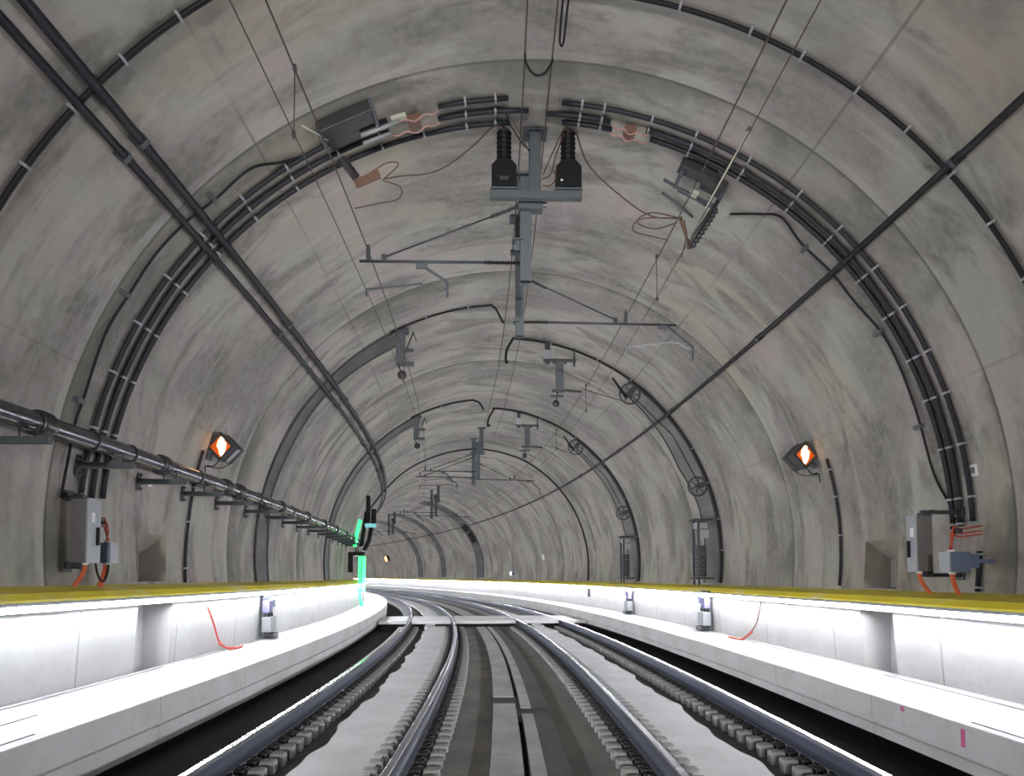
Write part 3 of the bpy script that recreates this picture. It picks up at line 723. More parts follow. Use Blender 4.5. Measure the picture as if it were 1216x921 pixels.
def rig(s0, nlab, first=False):
    # drop post fixed to the crown with a second post bolted to its side; carries the left arm
    p = thing('drop_mast', P(s0, .2, 5.6), 'grey steel drop mast hanging from the crown, %s' % nlab, 'mast', 'drop masts')
    post(p, s0-.05, .222, 6.60, roof(.22)-.02, .165)
    m = MB(); m.box(fmat(s0-.05, .222, roof(.22)-.03), (0, 0, 0), (.34, .30, .03), .005)
    for dx in (-.13, .13): m.tube([P(s0-.05, .222+dx, roof(.22)-.05), P(s0-.05, .222+dx, roof(.22)-.01)], .015, 6)
    m.build('ceiling_plate', M_dsteel, p)
    post(p, s0+.04, .093, 5.60, 7.10, .155)
    m = MB(); m.box(fmat(s0-.02, -.02, 7.10), (0, 0, 0), (.30, .20, .025), .003); m.box(fmat(s0-.02, -.05, 6.98), (0, 0, 0), (.10, .12, .20), .008); m.build('side_bracket', M_steel, p); m = MB()
    m.box(fmat(s0-.06, .16, 6.63), (0, 0, 0), (.34, .20, .10), .006)
    for dz in (0, .06, .12):
        m.tube([P(s0-.13, .32, 6.60+dz), P(s0-.13, .38, 6.60+dz)], .012, 6)
    m.build('clamp_plate', M_steel, p); m = MB()
    m.box(fmat(s0-.0, -.02, 6.18), (0, 0, 0), (.16, .16, .02), .003); m.box(fmat(s0-.0, -.02, 6.10), (0, 0, 0), (.06, .08, .14), .006)
    m.build('side_bracket', M_steel, p)
    q = thing('drop_mast', P(s0+2.4, .11, 5.6), 'narrow grey drop mast behind the %s one, holding the right arm' % nlab.split()[0], 'mast', 'drop masts')
    post(q, s0+2.4, .112, 5.62, roof(.11)-.02, .145)
    m = MB(); m.box(fmat(s0+2.4, .11, roof(.11)-.03), (0, 0, 0), (.34, .30, .03), .005); m.build('ceiling_plate', M_dsteel, q)
    m = MB(); m.box(fmat(s0+2.35, .03, 7.08), (0, 0, 0), (.16, .14, .05), .004); m.build('side_bracket', M_steel, q); m = MB(); m.box(fmat(s0+2.35, .05, 5.88), (0, 0, 0), (.10, .18, .06), .004); m.build('side_bracket', M_steel, q)
    if not first:
        m = MB()
        for a, b in ((7.2, 6.7), (6.7, 7.2), (6.1, 5.75), (6.5, 6.1)):
            m.tube([P(s0+.1, .15, a), P(s0+2.35, .11, b)], .022, 6)
        m.build('lattice_brace', M_steel, p)
    cantilever(s0, -1, .02, -2.22, 5.865, 'cantilever arm over the left track, on the %s mast' % nlab.split()[0], -2.10, -1.36, .82)
    cant_r(s0+2.4, 'cantilever arm over the right track, on the %s mast' % nlab.split()[0])
rig(10.0, 'nearest and holding black transformers', True)
rig(30.3, 'second with lattice bracing above the far curve')
rig(50.2, 'third and much smaller in the distance')
rig(71.5, 'fourth and farthest down the tunnel')
# extra pairs of arms on the second mast
for s0, nm in ((30.9, 'second'), (50.8, 'third')):
    cantilever(s0, -1, .02, -2.5, 5.70, 'lower cantilever arm on the left of the %s mast' % nm, -2.3, -1.1, .9)

# the cross-beam with two voltage transformers
p = thing('transformer_beam', P(9.78, .22, 6.56), 'grey steel cross beam on the nearest mast carrying two black transformers', 'beam')
m = MB(); M = fmat(9.72, 0, 6.70)
m.box(M, (.22, -.05, -.02), (1.26, .012, .10)); m.box(M, (.22, .05, -.02), (1.26, .012, .10)); m.box(M, (.22, 0, -.065), (1.26, .10, .012)); m.build('channel', M_steel, p)
for u, nm in ((-.215, 'left'), (.665, 'right')):
    m = MB(); m.box(fmat(9.72, u, 6.74), (0, 0, 0), (.37, .22, .02), .003)
    for dx in (-.14, .14): m.box(fmat(9.64, u+dx, 6.765), (0, 0, 0), (.05, .05, .035), .004)
    m.build('base_plate', M_steel, p)
    t = thing('voltage_transformer', P(9.72, u, 6.755), 'black transformer with ribbed insulator, %s one on the cross beam' % nm, 'transformer', 'black transformers')
    M = fmat(9.72, u, 6.755)
    m = MB(); m.prism(M, [(-.17, 0), (.17, 0), (.17, .28), (.09, .37), (-.09, .37), (-.17, .28)], -.13, .13); bd = m.build('body', M_ins, t)
    m = MB(); sheds(m, M @ Matrix.Translation((0, 0, .36)), .47, .048, .105, 7, 20); m.build('ribbed_insulator', M_ins, t)
    m = MB(); m.lathe(M @ Matrix.Translation((0, 0, .82)), [(.045, 0), (.05, .03), (.02, .045), (.015, .08)], 14); m.build('terminal', M_dsteel, t)
    m = MB(); m.box(M, (0, -.134, .10) if nm == 'left' else (-.10, -.134, .08), (.12, .006, .05) if nm == 'left' else (.03, .006, .02)); m.build('nameplate', M_insg if nm == 'left' else M_white, bd)

# feeder leads from the transformers to the switch gear on the vault
def lead(label, pts, rr=.010, mt=None, name='feeder_lead', grp='brown feeder leads'):
    m = MB(); m.tube(spline(pts), rr, 6); return tag(m.build(name, mt or M_lead), label, 'cable', grp)
lead('brown lead drooping from left transformer to the left insulator', [P(9.7, -.22, 7.64), P(9.6, -.38, 7.56), P(9.5, -.651, 7.22), P(9.45, -1.099, 6.86), P(9.4, -1.60, 6.75), P(9.35, -1.80, 6.68)])
lead('brown looped lead tail hanging beside the left insulator plate', [P(9.35, -1.82, 6.66), P(9.3, -1.60, 6.85), P(9.3, -1.75, 6.87), P(9.35, -2.0, 6.74)], .008)
lead('brown lead tail curling below the left insulator plate', [P(9.35, -1.8, 6.66), P(9.4, -1.58, 6.60), P(9.45, -1.62, 6.47), P(9.5, -1.9, 6.43), P(9.5, -2.2, 6.36)], .008)
lead('brown lead drooping from right transformer to the right switch', [P(9.7, .665, 7.64), P(9.6, .76, 7.50), P(9.55, .929, 7.02), P(9.5, 1.38, 6.55), P(9.5, 1.775, 6.30), P(9.4, 2.15, 6.24)])
lead('brown looped lead curled below the right switch', [P(9.4, 2.15, 6.22), P(9.4, 1.75, 6.30), P(9.45, 1.55, 6.20), P(9.5, 1.8, 6.13), P(9.5, 2.1, 6.22)], .009)
lead('brown lead tail dropping to the right catenary wire', [P(9.4, 2.15, 6.22), P(9.4, 1.62, 6.22), P(9.45, 1.50, 6.08), P(9.5, 1.80, 6.02), P(9.5, 1.97, 5.98)], .009)
lead('brown lead tail hanging down at the right of the switch', [P(9.4, 2.17, 6.2), P(9.4, 2.2, 6.0), P(9.45, 2.14, 5.72)], .008)
lead('reddish lead from the mast to the right transformer top', [P(9.72, .32, 6.98), P(9.66, .46, 7.28), P(9.68, .60, 7.60), P(9.7, .665, 7.64)], .009)
lead('second reddish lead looping from the mast to the right transformer', [P(9.72, .31, 6.92), P(9.66, .42, 6.96), P(9.64, .50, 7.24), P(9.7, .64, 7.62)], .009)
lead('short reddish hook-shaped lead beside the right transformer body', [P(9.64, .31, 6.78), P(9.62, .42, 6.78), P(9.62, .50, 6.90), P(9.64, .46, 6.98)], .009)
lead('dark lead running from the crown to the top of the mast', [P(9.4, -.20, 7.66), P(9.5, -.12, 7.52), P(9.6, .02, 7.36), P(9.7, .14, 7.30)], .010, M_rubber)
lead('second thin lead running from the crown to the mast', [P(9.4, -.16, 7.68), P(9.5, -.05, 7.50), P(9.6, .04, 7.40), P(9.7, .14, 7.26)], .007)
lead('black U-shaped jumper hanging between the two crown feeder wires', [P(7.85, .0, 7.30), P(7.85, .01, 7.20), P(7.85, .08, 7.08), P(7.85, .155, 7.05), P(7.85, .23, 7.09), P(7.85, .30, 7.2), P(7.9, .31, 7.28)], .013, M_rubber, 'jumper_cable', 'black jumper cables')
lead('long narrow black cable loop hanging from the crown', [ring(7.0, 87.6, 5.66), P(7.3, .37, 7.40), P(7.5, .36, 7.22), P(7.5, .37, 7.14), P(7.5, .39, 7.14), P(7.5, .41, 7.24), P(7.3, .44, 7.5), ring(7.0, 86.6, 5.66)], .012, M_rubber, 'jumper_cable', 'black jumper cables')

# switch gear on the left vault
p = thing('line_switch', ring(9.0, 115, R), 'dark switch unit with ribbed insulator on the left vault above the cantilever', 'switch gear')
Mr = rmat(8.95, 115, R)
m = MB(); m.box(rmat(8.84, 114.6, R), (0, 0, .08), (.26, .74, .16), .02); m.box(rmat(9.04, 115.6, R), (0, 0, .10), (.18, .42, .12), .02); m.build('switch_body', M_insg, p)
m = MB(); m.box(rmat(8.86, 118.4, R), (0, 0, .16), (.05, .05, .34), .006); m.build('mounting_bracket', M_steel, p); m = MB(); m.box(rmat(8.82, 111.0, R), (0, 0, .10), (.24, .04, .20), .006); m.build('mounting_bracket', M_steel, p)
m = MB(); m.tube([ring(9.06, 113.5, 5.52), ring(9.10, 108.2, 5.56)], .024, 8); m.build('push_rod', M_cab, p); m = MB(); m.tube([ring(9.22, 113.5, 5.52), ring(9.26, 109.6, 5.55)], .022, 8); m.build('push_rod', M_cab, p)
m = MB(); m.box(rmat(9.08, 108.0, R), (0, 0, .10), (.07, .20, .05), .006); m.build('end_fitting', M_plate, p)
a, b = ring(9.3, 117, 5.50), P(9.3, -2.14, 6.66)
m = MB(); M, L = toM(a, b); sheds(m, M, L, .035, .062, 8, 14); m.build('ribbed_insulator', M_insg, p)
m = MB(); Mq, L = toM(P(9.3, -2.16, 6.58), P(9.3, -1.84, 6.72)); m.box(Mq, (0, 0, L/2), (.06, .10, L), .006); m.build('terminal_plate', M_brown, p)
# switch gear on the right vault
p = thing('line_switch', ring(9.6, 64, R), 'grey disconnector with rods and bracket on the right vault beside the mast', 'switch gear')
def RB(m, s, a, off, d, bev=.008): m.box(rmat(s, a, R), (0, 0, off), d, bev)
m = MB(); RB(m, 9.85, 65.5, .09, (.20, .52, .14)); RB(m, 9.98, 62.5, .08, (.26, .34, .12)); m.build('switch_body', M_insg, p)
m = MB(); RB(m, 10.02, 67.5, .14, (.34, .05, .20)); m.build('mounting_bracket', M_steel, p); m = MB(); RB(m, 10.1, 60.8, .14, (.42, .05, .22)); RB(m, 10.30, 63.8, .16, (.05, .60, .06)); m.build('mounting_bracket', M_steel, p)
m = MB(); m.tube([ring(10.20, 69.5, 5.54), ring(10.28, 62, 5.5)], .024, 8); m.tube([ring(10.45, 69, 5.50), ring(10.5, 65.5, 5.45), ring(10.62, 63.0, 5.45)], .020, 8); m.build('push_rod', M_steel, p)
m = MB(); RB(m, 10.15, 64.5, .21, (.12, .12, .05)); m.build('terminal_plate', M_plate, p)
m = MB(); m.tube([ring(9.95, 60.8, 5.5), P(10.2, 2.58, 6.45), P(10.2, 2.44, 6.20)], .028, 8); M, L = toM(P(10.2, 2.86, 6.78), P(10.2, 2.50, 6.22)); sheds(m, M, L, .030, .052, 9, 12); m.build('ribbed_insulator', M_insg, p)
m = MB(); m.tube([P(10.2, 2.47, 6.20), P(9.45, 2.14, 6.23)], .022, 8); m.build('contact_arm', M_brown, p)
p = thing('support_rod', P(9.2, 2.4, 6.2), 'slim pale inclined rod in front of the right disconnector', 'rod')
m = MB(); m.tube([ring(8.75, 62.0, 5.66), P(9.15, 2.38, 6.22)], .011, 6); m.build('rod', M_plate, p)
m = MB(); m.box(rmat(8.75, 62.0, R), (0, 0, .02), (.06, .06, .04), .004); m.build('anchor', M_steel, p)
m = MB(); m.tube([ring(8.6, 120.0, 5.66), P(8.9, -2.42, 6.92)], .009, 6)
tag(m.build('support_rod', M_plate), 'slim pale inclined rod crossing the three left conduits', 'rod')

# ------------------------------------------------------------------ wire tensioners
def tbracket(s, u, lab, zt, dim=1.0):
    p = thing('tension_bracket', P(s, u, zt-1.2), lab, 'tension bracket', 'hanging tension brackets')
    zt = roof(u)
    M = fmat(s, u, 0)
    m = MB(); m.box(M, (-.26, 0, zt-.28), (.13, .13, .56), .01); m.build('hanger', M_dsteel, p)
    m = MB(); m.box(M, (-.26, -.07, zt-.32), (.20, .012, .24), .003); m.build('clamp_plate', M_cab, p)
    m = MB(); m.box(M, (.06, 0, zt-.46), (.86, .10, .07), .008); m.box(M, (.06, 0, zt-.51), (.36, .14, .06), .01)
    m.box(M, (.44, 0, zt-.44), (.04, .10, .34), .006); m.tube([P(s, u+.44, zt-.3), P(s, u+.44, zt-.02)], .02, 6); m.build('cross_bar', M_dsteel, p)
    m = MB(); m.box(M, (.06, 0, zt-.88), (.19, .15, .76), .012); m.build('post', M_steel, p)
    m = MB(); m.box(M, (.02, 0, zt-1.26), (.34, .16, .06), .01); m.box(M, (-.02, 0, zt-1.40), (.34, .12, .05), .01)
    m.tube([P(s, u+.0, zt-1.26), P(s, u-.03, zt-1.5)], .02, 6); m.build('lower_clamp', M_dsteel, p)
    m = MB(); m.lathe(M @ Matrix.Translation((-.05, -.04, zt-1.60)) @ Matrix.Rotation(PI/2, 4, 'X'), [(.02, -.04), (.085, -.035), (.09, 0), (.085, .035), (.02, .04)], 18); m.build('pulley', M_coup, p)
    m = MB(); M2, L = toM(P(s, u+.2, zt-1.24), P(s, u+.62, zt-1.27)); sheds(m, M2, L, .02, .05, 7, 12); m.build('insulator', M_insg, p)
    return p
tbracket(18.6, 1.50, 'hanging tension bracket with grey post over the right track, nearer one', 7.5)
tbracket(26.6, 1.56, 'hanging tension bracket with grey post over the right track, farther one', 7.5)
def tbracketL(s, u, lab):
    p = thing('tension_bracket', P(s, u, 6.1), lab, 'tension bracket', 'hanging tension brackets')
    zt = roof(u); M = fmat(s, u, 0)
    m = MB(); m.box(M, (0, 0, zt-.42), (.20, .16, .84), .012); m.build('post', M_steel, p)
    m = MB(); m.box(M, (-.05, 0, zt-.06), (.46, .26, .10), .02); m.build('mounting_plate', M_dsteel, p); m = MB(); m.box(M, (.10, 0, zt-.82), (.40, .16, .07), .01); m.build('lower_clamp', M_dsteel, p); m = MB(); m.box(M, (.2, 0, zt-.50), (.2, .12, .06), .01); m.build('side_clamp', M_dsteel, p)
    m = MB(); m.tube([P(s, u+.28, zt-.10), P(s, u+.12, zt-.5)], .016, 6); m.tube([P(s, u+.28, zt-.06), P(s, u+.36, zt-.3)], .012, 6); m.tube([P(s, u-.05, zt-.8), P(s, u+.02, zt-1.05)], .02, 6); m.build('strut', M_dsteel, p)
    m = MB(); m.lathe(M @ Matrix.Translation((.04, -.03, zt-1.08)) @ Matrix.Rotation(PI/2, 4, 'X'), [(.02, -.05), (.10, -.04), (.105, 0), (.10, .04), (.02, .05)], 18); m.build('pulley', M_coup, p)
tbracketL(16.5, -2.36, 'hanging tension bracket over the left track, nearer one')
tbracketL(25.4, -2.42, 'hanging tension bracket over the left track, farther one')
def wheel(s, deg, rw, lab):
    p = thing('pulley_wheel', ring(s, deg, R-.3), lab, 'wheel', 'spoked tension wheels')
    M = rmat(s, deg, R-.26)
    # wheel plane faces along the track
    W = M @ Matrix.Rotation(PI/2, 4, 'Y')
    m = MB(); m.torus(W, rw, .022, 28, 8); rm_ = m.build('rim', M_dsteel, p)
    for k in range(6):
        a = k*PI/3; m = MB(); m.tube([W @ Vector((.03*math.cos(a), .03*math.sin(a), 0)), W @ Vector((rw*math.cos(a), rw*math.sin(a), 0))], .013, 6); m.build('spoke', M_dsteel, rm_)
    m = MB(); m.lathe(W @ Matrix.Translation((0, 0, -.07)), [(.05, 0), (.06, .02), (.06, .12), (.05, .14)], 14); m.build('hub', M_coup, p)
    m = MB(); m.box(M, (.08, 0, -.13), (.06, .14, .34), .01); m.box(M, (-.08, 0, -.13), (.06, .10, .34), .01); m.build('bearing_bracket', M_dsteel, p)
for s, tag_ in ((18.9, 'nearer'), (26.75, 'farther')):
    wheel(s, 52.5, .27, 'spoked tension wheel high on the right vault, %s band' % tag_)
    wheel(s, 20, .25, 'spoked tension wheel lower on the right vault, %s band' % tag_)
    m = MB(); m.tube([ring(s-.03, 59, 5.52), ring(s, 52.5, 5.30)], [.022, .045], 8); m.tube([ring(s, 52.5, 5.44), ring(s, 36, 5.5), ring(s, 20, 5.52), ring(s, 20, 5.44)], .012, 6)
    tag(m.build('tension_cable', M_rubber), 'dark tension cable linking the wheels on the %s right band' % tag_, 'cable', 'tension cables')
    m = MB(); m.tube([P(s-.3, 2.1, 6.38), ring(s, 52.5, 5.18)], .008, 6)
    tag(m.build('span_wire', M_wire), 'thin span wire from hanging bracket to wheel, %s right band' % tag_, 'wire', 'thin span wires')
    # weights in their guide frame
    p = thing('tension_weight', P(s, 5.3, 1.3), 'upright weight stack in guide frame on the right wall, %s band' % tag_, 'weight stack', 'weight stacks')
    def uw(z): return UT + math.sqrt(R*R-(z-ZC)**2)
    M = fmat(s, 0, 0)
    m = MB()
    for dd in (-.02, .40):
        m.box(M, (5.28, dd, 2.15), (.05, .05, 1.75))
    m.box(M, (5.42, .2, 3.0), (.5, .5, .05)); m.box(M, (5.42, .2, 1.45), (.5, .5, .05)); m.build('guide_frame', M_dsteel, p)
    m = MB()
    for k in range(8): m.lathe(M @ Matrix.Translation((5.40, .2, 1.50+k*.105)), [(.02, 0), (.15, .005), (.15, .09), (.02, .095)], 18)
    m.build('weight_discs', M_steel, p)
    m = MB(); m.box(M, (5.44, .0, 2.62), (.24, .03, .22), .005); m.box(M, (5.40, .2, 2.85), (.30, .30, .16), .02); m.build('head_box', M_cab, p)
    m = MB(); m.tube([P(s+.2, 5.40, 2.4), P(s+.2, 5.40, 2.9)], .02, 8); m.build('rod', M_cab, p)

# boxes hung in openings of the bench face under the bands
def benchbox(s, side, uf, lab):
    p = thing('bench_equipment', P(s, uf, .3), lab, 'equipment rack', 'equipment racks on the bench walls')
    M = fmat(s, uf, 0)
    m = MB(); m.box(M, (-side*.02, .04, .74), (.05, .56, .86), .01); m.build('back_plate', M_steel, p)
    m = MB(); m.box(M, (-side*.09, -.14, .90), (.14, .26, .24), .02); m.build('upper_box', M_purple, p)
    m = MB(); m.box(M, (-side*.08, .17, .96), (.12, .18, .16), .02); m.build('upper_box', M_blue, p)
    m = MB(); m.box(M, (-side*.10, -.06, .55), (.18, .42, .30), .02); m.build('lower_box', M_cab, p)
    m = MB(); m.box(M, (-side*.12, -.02, .335), (.20, .40, .10), .02); m.build('foot_box', M_coup, p)
    m = MB(); m.tube([P(s+.20, uf-side*.06, .98), P(s+.24, uf-side*.08, .7), P(s+.16, uf-side*.09, .36)], .014, 6); m.tube([P(s-.1, uf-side*.1, .86), P(s-.12, uf-side*.12, .66)], .014, 6); m.build('cable', M_rubber, p)
benchbox(16.3, 1, 4.60, 'steel and purple grey equipment rack on right bench face, larger one')
benchbox(23.4, 1, 4.60, 'steel equipment rack on right bench face, smaller farther one')
benchbox(14.8, -1, -4.83, 'steel equipment rack on left bench face behind the red cable')
m = MB(); m.box(fmat(29.5, 4.58, .85), (0, 0, 0), (.08, .22, .34), .02)
tag(m.build('switch_box', M_coup), 'tiny dark box on the far right bench face before the crossing slab', 'box')

# red cables that come down the bench faces
lead('red brown cable sliding down the left bench onto the walkway', [P(11.7, -4.84, 1.0), P(11.92, -4.82, .72), P(12.12, -4.81, .45), P(12.36, -4.78, .32), P(12.72, -4.72, .285)], .016, M_red, 'loose_cable', 'red loose cables')
lead('short red cable end lying on the left walkway', [P(12.1, -4.80, .40), P(12.35, -4.70, .285), P(12.6, -4.66, .285), P(12.9, -4.68, .285)], .018, M_red, 'loose_cable', 'red loose cables')
lead('brown and red cable sliding down the right bench face', [P(13.28, 4.61, 1.06), P(13.35, 4.60, .85), P(13.45, 4.58, .62), P(13.7, 4.55, .42), P(14.0, 4.50, .285)], .012, M_brown, 'loose_cable', 'red loose cables')
lead('red cable end lying on the right walkway', [P(13.6, 4.56, .45), P(13.9, 4.48, .29), P(14.2, 4.42, .285), P(14.5, 4.44, .285)], .020, M_red, 'loose_cable', 'red loose cables')
# paint marks on the right walkway edge
m = MB(); m.box(fmat(6.05, 3.548, .15), (0, 0, 0), (.006, .05, .15), 0); tag(m.build('paint_mark', M_pinkp), 'tall pink paint streak on the right walkway edge', 'paint mark', 'pink paint marks')
m = MB(); m.box(fmat(6.95, 3.548, .225), (0, 0, 0), (.006, .06, .045), 0); tag(m.build('paint_mark', M_pinkp), 'small pink paint dot on the right walkway edge', 'paint mark', 'pink paint marks')

# ------------------------------------------------------------------ cabinets
def wallu(z, side): return UT + side*math.sqrt(R*R-(z-ZC)**2)
def cabinets(side, s0, s1, zb, zt, uf, ubk, labA, labB, sj0, sj1, uj0, uj1, z0, z1):
    sc = (s0+s1)/2; M = fmat(sc, 0, 0); L = s1-s0
    p = thing('wall_cabinet', P(sc, ubk, zb), labA, 'cabinet', 'tall wall cabinets')
    m = MB(); m.box(M, ((uf+ubk)/2+side*.012, 0, (zb+zt)/2), (abs(uf-ubk)-.025, L, zt-zb), .008); m.build('body', M_cabd, p)
    m = MB(); m.box(M, (uf+side*.005, 0, (zb+zt)/2), (.024, L+.012, zt-zb+.012), .005); d = m.build('door', M_cab, p)
    m = MB(); m.box(M, (uf-side*.010, -L*.12, zt-.22), (.006, .07, .12), .002); m.build('nameplate', M_white, d)
    m = MB(); m.box(M, (uf-side*.020, L*.22, zt-.44), (.03, .045, .22), .008); m.build('handle', M_ins, d)
    for zz in (zt+.05, zb-.05):
        uw_ = wallu(zz, side)
        m = MB()
        m.box(M, ((ubk+uw_)/2 - side*.03, 0, zz), (abs(uw_-ubk)+.12, .06, .05), .006); m.box(M, (ubk+side*.01, 0, zz), (.05, L*1.1, .05), .006); m.box(M, (uw_-side*.03, 0, zz), (.03, .20, .13), .006)
        m.box(M, (ubk-side*.04, 0, zz - (.03 if zz > zt else -.03)), (.12, .14, .05), .006)
        m.build('mounting_frame', M_dsteel, p)
    m = MB(); m.tube([P(sc, ubk-side*.06, zt), P(sc, ubk-side*.06, zt+.08)], .03, 8); m.build('gland', M_cab, p)
    m = MB(); m.tube(spline([P(sc-.02, uf+side*.08, zb+.01), P(sc, uf+side*.11, zb-.12), P(sc+.02, uf+side*.26, zb-.32)]), .026, 8); m.build('orange_conduit', M_orange, p)
    m = MB(); m.tube([P(sc-.02, uf+side*.08, zb-.03), P(sc-.02, uf+side*.08, zb+.01)], .036, 10); m.build('gland', M_white, p)
    sj = (sj0+sj1)/2; J = fmat(sj, 0, 0); Lj = sj1-sj0
    q = thing('junction_box', P(sj, uj1, z0), labB, 'junction box', 'junction boxes')
    m = MB(); m.box(J, ((uj0+uj1)/2, 0, (z0+z1)/2), (abs(uj1-uj0), Lj, z1-z0), .006); m.build('body', M_blue, q)
    m = MB(); m.box(J, (uj0-side*.010, 0, (z0+z1)/2), (.02, Lj+.01, z1-z0+.01), .005); m.build('lid', M_cab, q)
    for k, ds in enumerate((-.05, .0, .06)):
        du = (.03, .08, .13)[k]
        m = MB(); m.tube(spline([P(sj+ds, uj0+side*du, z0+.01), P(sj+ds+.01, uj0+side*(du+.02), z0-.12), P(sj+ds+.02, uj0+side*(du+.10), z0-.32)]), .018, 8); c = m.build('orange_conduit', M_orange, q)
        m = MB(); m.tube([P(sj+ds, uj0+side*du, z0-.03), P(sj+ds, uj0+side*du, z0+.01)], .027, 10); m.build('gland', M_white, c)
    m = MB(); m.tube([P(sj, uj0+side*.07, z1-.01), P(sj, uj0+side*.07, z1+.025)], .045, 10); m.build('gland', M_white, q)
    for ds, du, c in ((-.03, .04, .26), (0, .08, .32), (.04, .11, .22)):
        m = MB(); m.tube(spline([P(sj+ds, uj0+side*.07, z1+.02), P(sj+ds, uj0+side*(du+.01), z1+.15), P(sj+ds+.04, uj0+side*(du+.06), z1+c), P(sj+.10+ds, uj0+side*(du+.16), z1+c*.9), P(sj+.12, wallu(z1+.3, side)-side*.05, z1+c*1.05)]), .009, 6); m.build('red_wire', M_red, q)
    m = MB(); m.box(J, (uj0+side*.16, 0, z1+.26), (.08, .10, .06), .02); m.build('splice_cap', M_coup, q)
    uw_ = wallu((z0+z1)/2, side)
    m = MB(); m.box(J, (uj1+side*.06, 0, (z0+z1)/2+.01), (.14, Lj*.7, .17), .006); m.box(J, ((uj1+uw_)/2, 0, (z0+z1)/2+.01), (abs(uw_-uj1)+.06, .04, .05), .006); m.build('wall_mount', M_blue, q)
    return p
cabinets(-1, 8.77, 9.05, 1.65, 2.41, -5.18, -5.385, 'tall grey wall cabinet on the left wall with white nameplate and black handle', 'blue grey junction box with orange conduits on the left wall', 9.29, 9.46, -5.18, -5.33, 1.655, 1.91)
cabinets(1, 9.41, 9.61, 1.553, 2.285, 5.18, 5.40, 'tall grey wall cabinet on the right wall left of the conduit ends', 'blue grey junction box with orange conduits on the right wall', 8.82, 9.02, 5.25, 5.50, 1.54, 1.788)
lead('black cable loop hanging between the left cabinet and junction box', [P(9.0, -5.2, 1.66), P(9.05, -5.19, 1.50), P(9.15, -5.18, 1.42), P(9.26, -5.19, 1.50), P(9.32, -5.2, 1.66)], .013, M_rubber, 'loose_cable', 'black loose cables')
# little plates on the wall
m = MB(); M = rmat(9.14, 8.3, R); m.box(M, (0, 0, .012), (.13, .15, .02), .003)
p = tag(m.build('wall_plate', M_white), 'small square white plate on the right wall beside the three conduits', 'plate')
m = MB(); m.box(M, (0, 0, .026), (.07, .08, .01), .002); m.build('plate_centre', M_cabd, p)
m = MB(); m.box(rmat(43.5, 6.7, R), (0, 0, .02), (.5, .3, .03), .003); tag(m.build('wall_plate', M_white), 'tiny pale plate on the far right wall above the bench', 'plate')
m = MB(); m.box(rmat(10.9, 171.5, R), (0, 0, .03), (.12, .08, .06), .01); tag(m.build('wall_anchor', M_white), 'small white wall anchor between the left brackets', 'anchor')

# ------------------------------------------------------------------ green signal and far lamps
p = thing('signal', P(31, -4.62, .27), 'dark signal head above a green lit column at the end of the large pipe', 'signal')
M = fmat(31, 0, 0)
m = MB(); m.box(M, (-4.44, 0, 4.30), (.17, .22, 1.15), .03); m.box(M, (-4.22, .1, 4.02), (.20, .2, .62), .03); hd = m.build('signal_head', M_ins, p)
m = MB(); m.box(M, (-4.33, -.16, 3.62), (.46, .10, .16), .02); m.build('cyan_plate', M_cyan, p)
m = MB(); m.tube([P(31, -4.50, 4.2), P(31, -4.62, 3.4), P(31, -4.72, 2.75)], .09, 8); m.build('support_arm', M_ins, p)
m = MB(); m.tube([P(31, -4.30, 3.6), P(31, -4.40, 3.0), P(31, -4.60, 2.6)], .09, 8); m.build('support_arm', M_ins, p)
m = MB(); m.box(M, (-5.15, .1, 2.1), (.20, .24, .85), .03); m.box(M, (-4.85, .1, 2.46), (.55, .12, .14), .02); m.build('lower_case', M_ins, p)
m = MB(); m.box(M, (-4.68, 0, 1.62), (.30, .10, 1.46), .03); tag(m.build('green_light_column', M_green, p), 'broad glowing green column')
m = MB(); m.box(M, (-4.69, -.06, 1.62), (.03, .03, 1.40), .008); m.build('column_rib', M_ins, p)
m = MB(); m.tube([P(31, -4.98, 2.75), P(31, -4.90, 3.3), P(31, -4.76, 3.86)], .075, 8); m.build('upper_green_light', M_green, p)
m = MB(); m.tube([P(31, -4.76, .90), P(31, -4.74, .60), P(31, -4.66, .28)], .06, 8); m.build('green_light_foot', M_green, p)

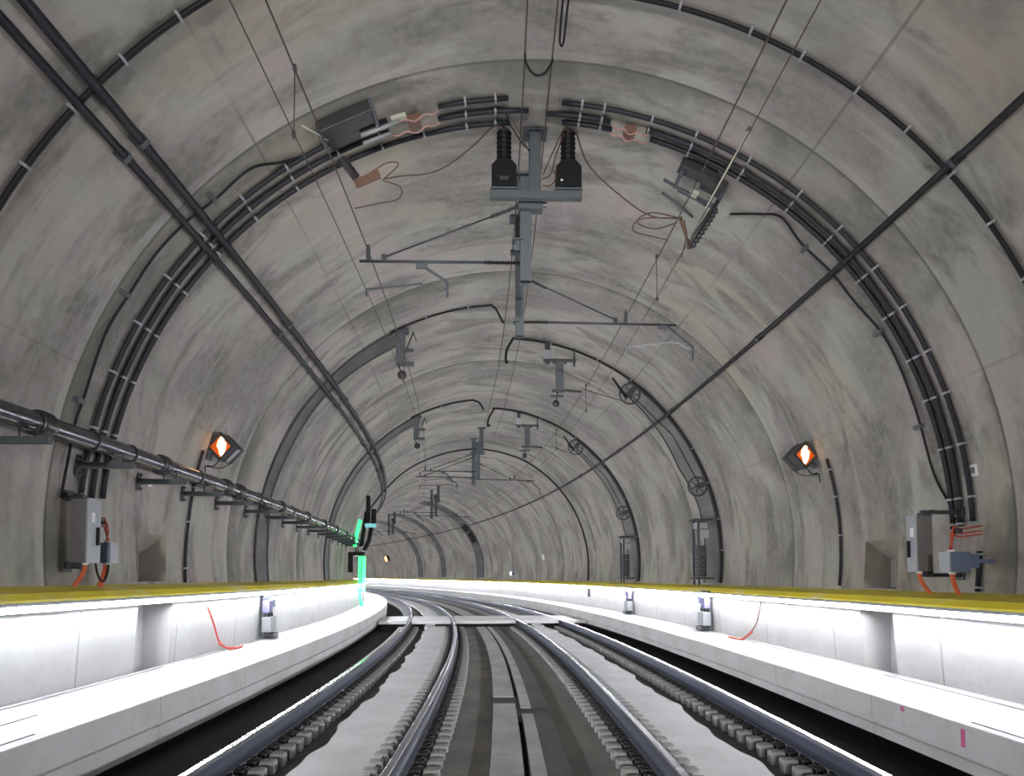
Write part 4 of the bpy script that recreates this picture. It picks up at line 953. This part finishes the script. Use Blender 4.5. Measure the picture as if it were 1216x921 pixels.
p = thing('distant_lamp', ring(98, 19.6, R-.2), 'distant orange lamp on the far right wall', 'lamp')
m = MB(); m.lathe(rmat(98, 19.6, R-.35), [(.30, 0), (.34, .04), (.30, .12)], 14); m.build('lens', M_far, p)
m = MB(); m.box(rmat(98, 19.6, R), (0, 0, .18), (.7, .7, .34), .05); m.build('housing', M_lamph, p)
for s, a, lab in ((51.2, -3.0, 'small blue white lamp on the far right ledge'), (113, 2.4, 'tiny blue white lamp at the vanishing point of the curve')):
    p = thing('marker_lamp', ring(s, a, R-.2), lab, 'lamp', 'blue white marker lamps')
    m = MB(); m.lathe(rmat(s, a, R-.22), [(.02, -.06), (.10, -.03), (.12, .02), (.06, .08)], 14); m.build('bulb', M_blul, p)
    m = MB(); m.box(rmat(s, a, R), (0, 0, .10), (.16, .16, .2), .02); m.build('base', M_lamph, p)

m = MB(); m.box(rmat(60.8, 30, R), (0, 0, .25), (.7, .9, .35), .05); m.box(rmat(60.8, 40, R), (0, 0, .25), (.6, .6, .40), .05)
p = tag(m.build('equipment_case', M_insg), 'dark equipment case hanging on the distant band behind the crossing slab', 'equipment case')
# ------------------------------------------------------------------ light
LED = 128.0; FILL = 130
M_led.node_tree.nodes['Principled BSDF'].inputs['Emission Strength'].default_value = LED
w = bpy.data.worlds.new('World'); bpy.context.scene.world = w; w.use_nodes = True
w.node_tree.nodes['Background'].inputs['Color'].default_value = (.95, .92, 1, 1); w.node_tree.nodes['Background'].inputs['Strength'].default_value = .1

# added fill lamps behind the camera, no such source is known here
for u in (-1.3, 1.3):
    l = bpy.data.lights.new('added_fill_lamp', 'AREA'); l.energy = FILL; l.color = (1, .97, .93); l.shape = 'DISK'; l.size = .5; l.spread = rad(42)
    o = bpy.data.objects.new('added_fill_lamp', l); C.objects.link(o)
    o.location = P(-9.0, u, 2.6); o.rotation_euler = (PI/2 + .07, 0, at(-9)[2] + .03)
# ------------------------------------------------------------------ camera
F = 865.6
cd = bpy.data.cameras.new('Camera'); cam = bpy.data.objects.new('Camera', cd); C.objects.link(cam)
cam.location = (-.1407, 0, 1.468); cam.rotation_euler = (PI/2 + .05, 0, .0168)
cd.sensor_fit = 'HORIZONTAL'; cd.sensor_width = 36; cd.lens = F/1216*36; cd.shift_y = 179.3/1216; cd.clip_start = .05; cd.clip_end = 500
sc = bpy.context.scene; sc.camera = cam
sc.view_settings.view_transform = 'Standard'; sc.view_settings.look = 'None'; sc.view_settings.gamma = 1; sc.view_settings.use_curve_mapping = False
sc.view_settings.exposure = .14
sc.cycles.max_bounces = 12; sc.cycles.diffuse_bounces = 8
